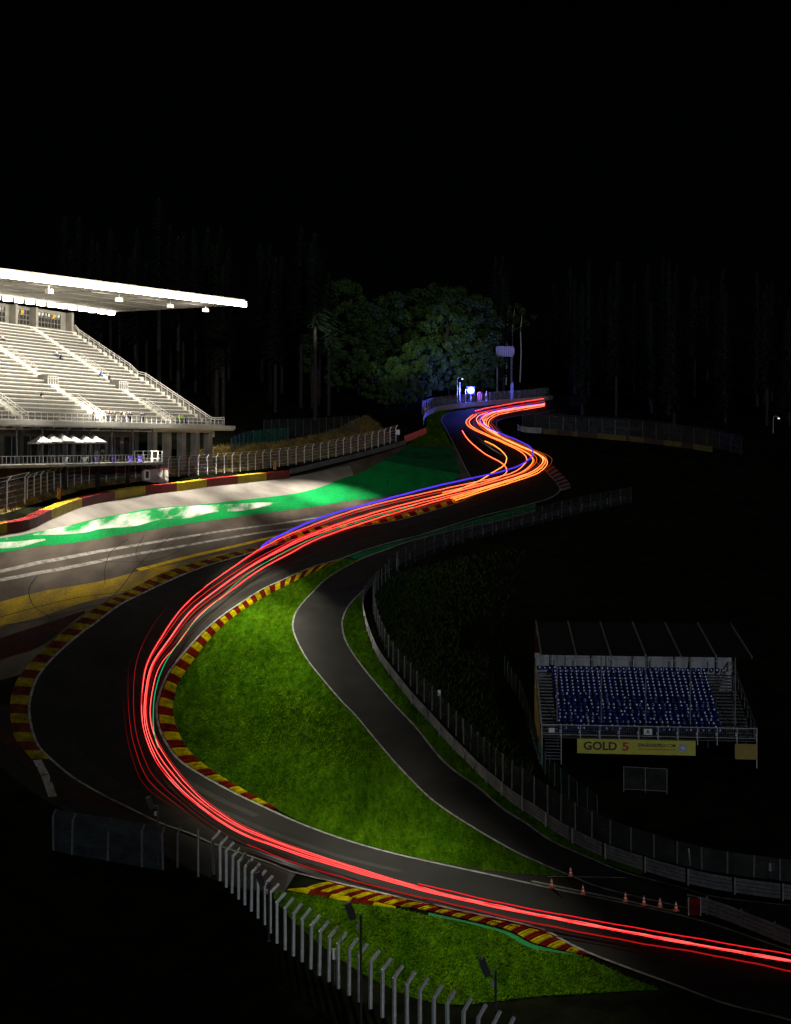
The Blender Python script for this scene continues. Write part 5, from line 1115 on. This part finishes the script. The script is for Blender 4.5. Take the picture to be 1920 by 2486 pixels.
def tail_col(mixo):
    def f(t, c):
        Y = c[1]; k = np.interp(Y, [225, 262, 300, 322, 340, 365], [0, 0.45, 1, 0.8, 0.4, 0.1])*mixo; b = RED*(1-k)+ORG*k
        return b
    return f
lb_r = 'red tail light trail in the bundle sweeping round the corner and over the crest'
for w_, rad, m in [(-0.08, .036, 'trail_hot'), (0.06, .022, 'trail_mid'), (0.2, .03, 'trail_mid'), (0.33, .04, 'trail_hot'), (0.42, .02, 'trail_dim'), (0.5, .026, 'trail_mid'), (0.58, .02, 'trail_dim'), (0.66, .034, 'trail_hot'), (0.76, .022, 'trail_mid'), (0.85, .02, 'trail_dim'), (0.98, .036, 'trail_hot'), (1.08, .022, 'trail_mid'), (1.2, .02, 'trail_dim')]:
    ww = w_+0.16*np.sin(np.linspace(0, 9, len(OA))+w_*11)*np.concatenate([np.linspace(.05, .3, 6), np.ones(len(OA)-6)])
    pts = OA*(1-ww[:, None])+IA*ww[:, None]; pts = pts[random.choice((5, 6, 7)):] if m == 'trail_dim' else pts[:random.choice((33, 34, 36))]
    trail(pts, [rad*.6, rad*.75, rad*1.15, rad*1.6, rad*2.2, rad*2.5, rad*2.3], m, tail_col(random.uniform(.6, 1)), lb_r, 'red tail light trails', up=random.uniform(.70, .76))
for w_, i0, i1 in ((-0.9, 5, 17), (-1.5, 6, 15), (-2.1, 7, 14), (1.8, 8, 20), (2.3, 9, 19)):
    pts = OA[i0:i1]*(1-w_)+IA[i0:i1]*w_; trail(pts, .028, 'trail_dim' if abs(w_) < 1.6 else 'trail_faint', lambda t, c: RED, 'hair-thin faint red light trail beside the main bundle at the hairpin', 'faint red trails', up=.6, fade=.4)
trail([(1990, 2372), (1724, 2318), (1522, 2284), (1240, 2229), (1139, 2204), (932, 2157), (724, 2098), (600, 2050)], .05, 'trail_dim', lambda t, c: RED, 'thin dim red trail running below the main bundle near the cones', None, up=.5)
trail([(1990, 2330), (1724, 2284), (1522, 2249), (1240, 2197), (1015, 2145)], .04, 'trail_mid', lambda t, c: RED*(.8, .6, 1), 'thin red trail just above the main bundle near the cones', None, up=.8)
# separate loops on the hill
hot = lambda t, c: RED*(1-.35)+ORG*.35
trail([(1122, 1046), (1132, 1062), (1147, 1078), (1177, 1102), (1205, 1117), (1222, 1128), (1230, 1141), (1224, 1153), (1193, 1166), (1147, 1179), (1074, 1197)], .11, 'trail_hot', hot, 'red trail starting alone on the left of the climb and hooking back', None)
trail([(1177, 1071), (1195, 1079), (1213, 1091), (1228, 1107), (1229, 1118), (1222, 1131), (1193, 1149), (1162, 1168), (1100, 1194), (1050, 1208)], .10, 'trail_hot', lambda t, c: ORG*(1-.4*t)+RED*.4*t, 'orange trail starting in mid road and crossing the violet one', None)
for dx, dy, sc_ in ((0, 0, 1), (5, 3, 1), (-6, -2, .8)):
    trail([(1100+dx, 1212+dy), (1180+dx, 1186+dy), (1250+dx, 1164+dy), (1300+dx, 1146+dy), (1322+dx, 1126+dy), (1320+dx, 1112+dy), (1298+dx, 1098+dy), (1262+dx, 1083+dy), (1225+dx, 1066+dy), (1195+dx, 1046+dy), (1180+dx, 1026+dy), (1200+dx, 1006+dy), (1260+dx, 993+dy), (1322, 983+dy)], .075*sc_, 'trail_hot', lambda t, c: ORG*(1-t)+(RED*.5+ORG*.5)*t, 'orange trail swinging wide at the apex of the climb', 'orange trails at the apex')
trail([(1153, 998), (1180, 991), (1208, 986), (1260, 977), (1320, 968)], .09, 'trail_hot', lambda t, c: RED, 'short wavy red trail running along the crest barrier', None)
for dx in (0, 8, 15):
    trail([(1200+dx, 1052), (1180+dx*.6, 1040), (1160+dx, 1026), (1158+dx, 1014), (1175+dx, 1004), (1220, 995+dx*.2), (1270, 987+dx*.2), (1322, 979+dx*.2)], .09, 'trail_hot', lambda t, c: PNK, 'pinkish glowing trail curling over the crest', 'pink trails on the crest')
VIO = lambda t, c: np.array((0.10, 0.05, 1.0))*np.interp(c[1], [215, 250, 270], [1.0, 1.0, .75])
trail([(634, 1328), (644, 1320), (674, 1303), (754, 1266), (820, 1243), (887, 1225), (1047, 1183), (1154, 1159), (1208, 1147), (1254, 1133), (1283, 1116), (1294, 1100), (1285, 1084), (1254, 1068), (1208, 1049), (1177, 1033), (1165, 1016), (1185, 1002), (1240, 990), (1320, 979)], [.16, .17, .18, .17, .16, .15, .14], 'trail_mid', VIO, 'broad violet blue light trail beside the red ones', None, up=1.0)
GRN = lambda t, c: np.array((0.0, 0.42, 0.16))
trail([(384, 1815), (374, 1780), (372, 1728), (377, 1678), (395, 1621), (427, 1568), (480, 1500), (540, 1447), (581, 1409), (631, 1374), (700, 1335), (780, 1298), (860, 1270), (940, 1246), (1010, 1225)], .05, 'trail_mid', GRN, 'thin green light trail along the inside of the red bundle', None, up=.9)
WHT = lambda t, c: np.array((1.0, 0.93, 0.9))
for pts, rad in (([(560, 2040), (640, 2072), (740, 2108), (830, 2134)], .10), ([(600, 2064), (700, 2100), (800, 2130)], .06), 
                 ([(1150, 1062), (1180, 1080), (1215, 1102), (1262, 1119)], .10), ([(1145, 1052), (1175, 1072), (1220, 1095), (1255, 1112)], .07)):
    trail(pts, rad, 'trail_faint', WHT, 'pale headlight streak low above the tarmac', 'headlight streaks', up=.35, fade=.5)
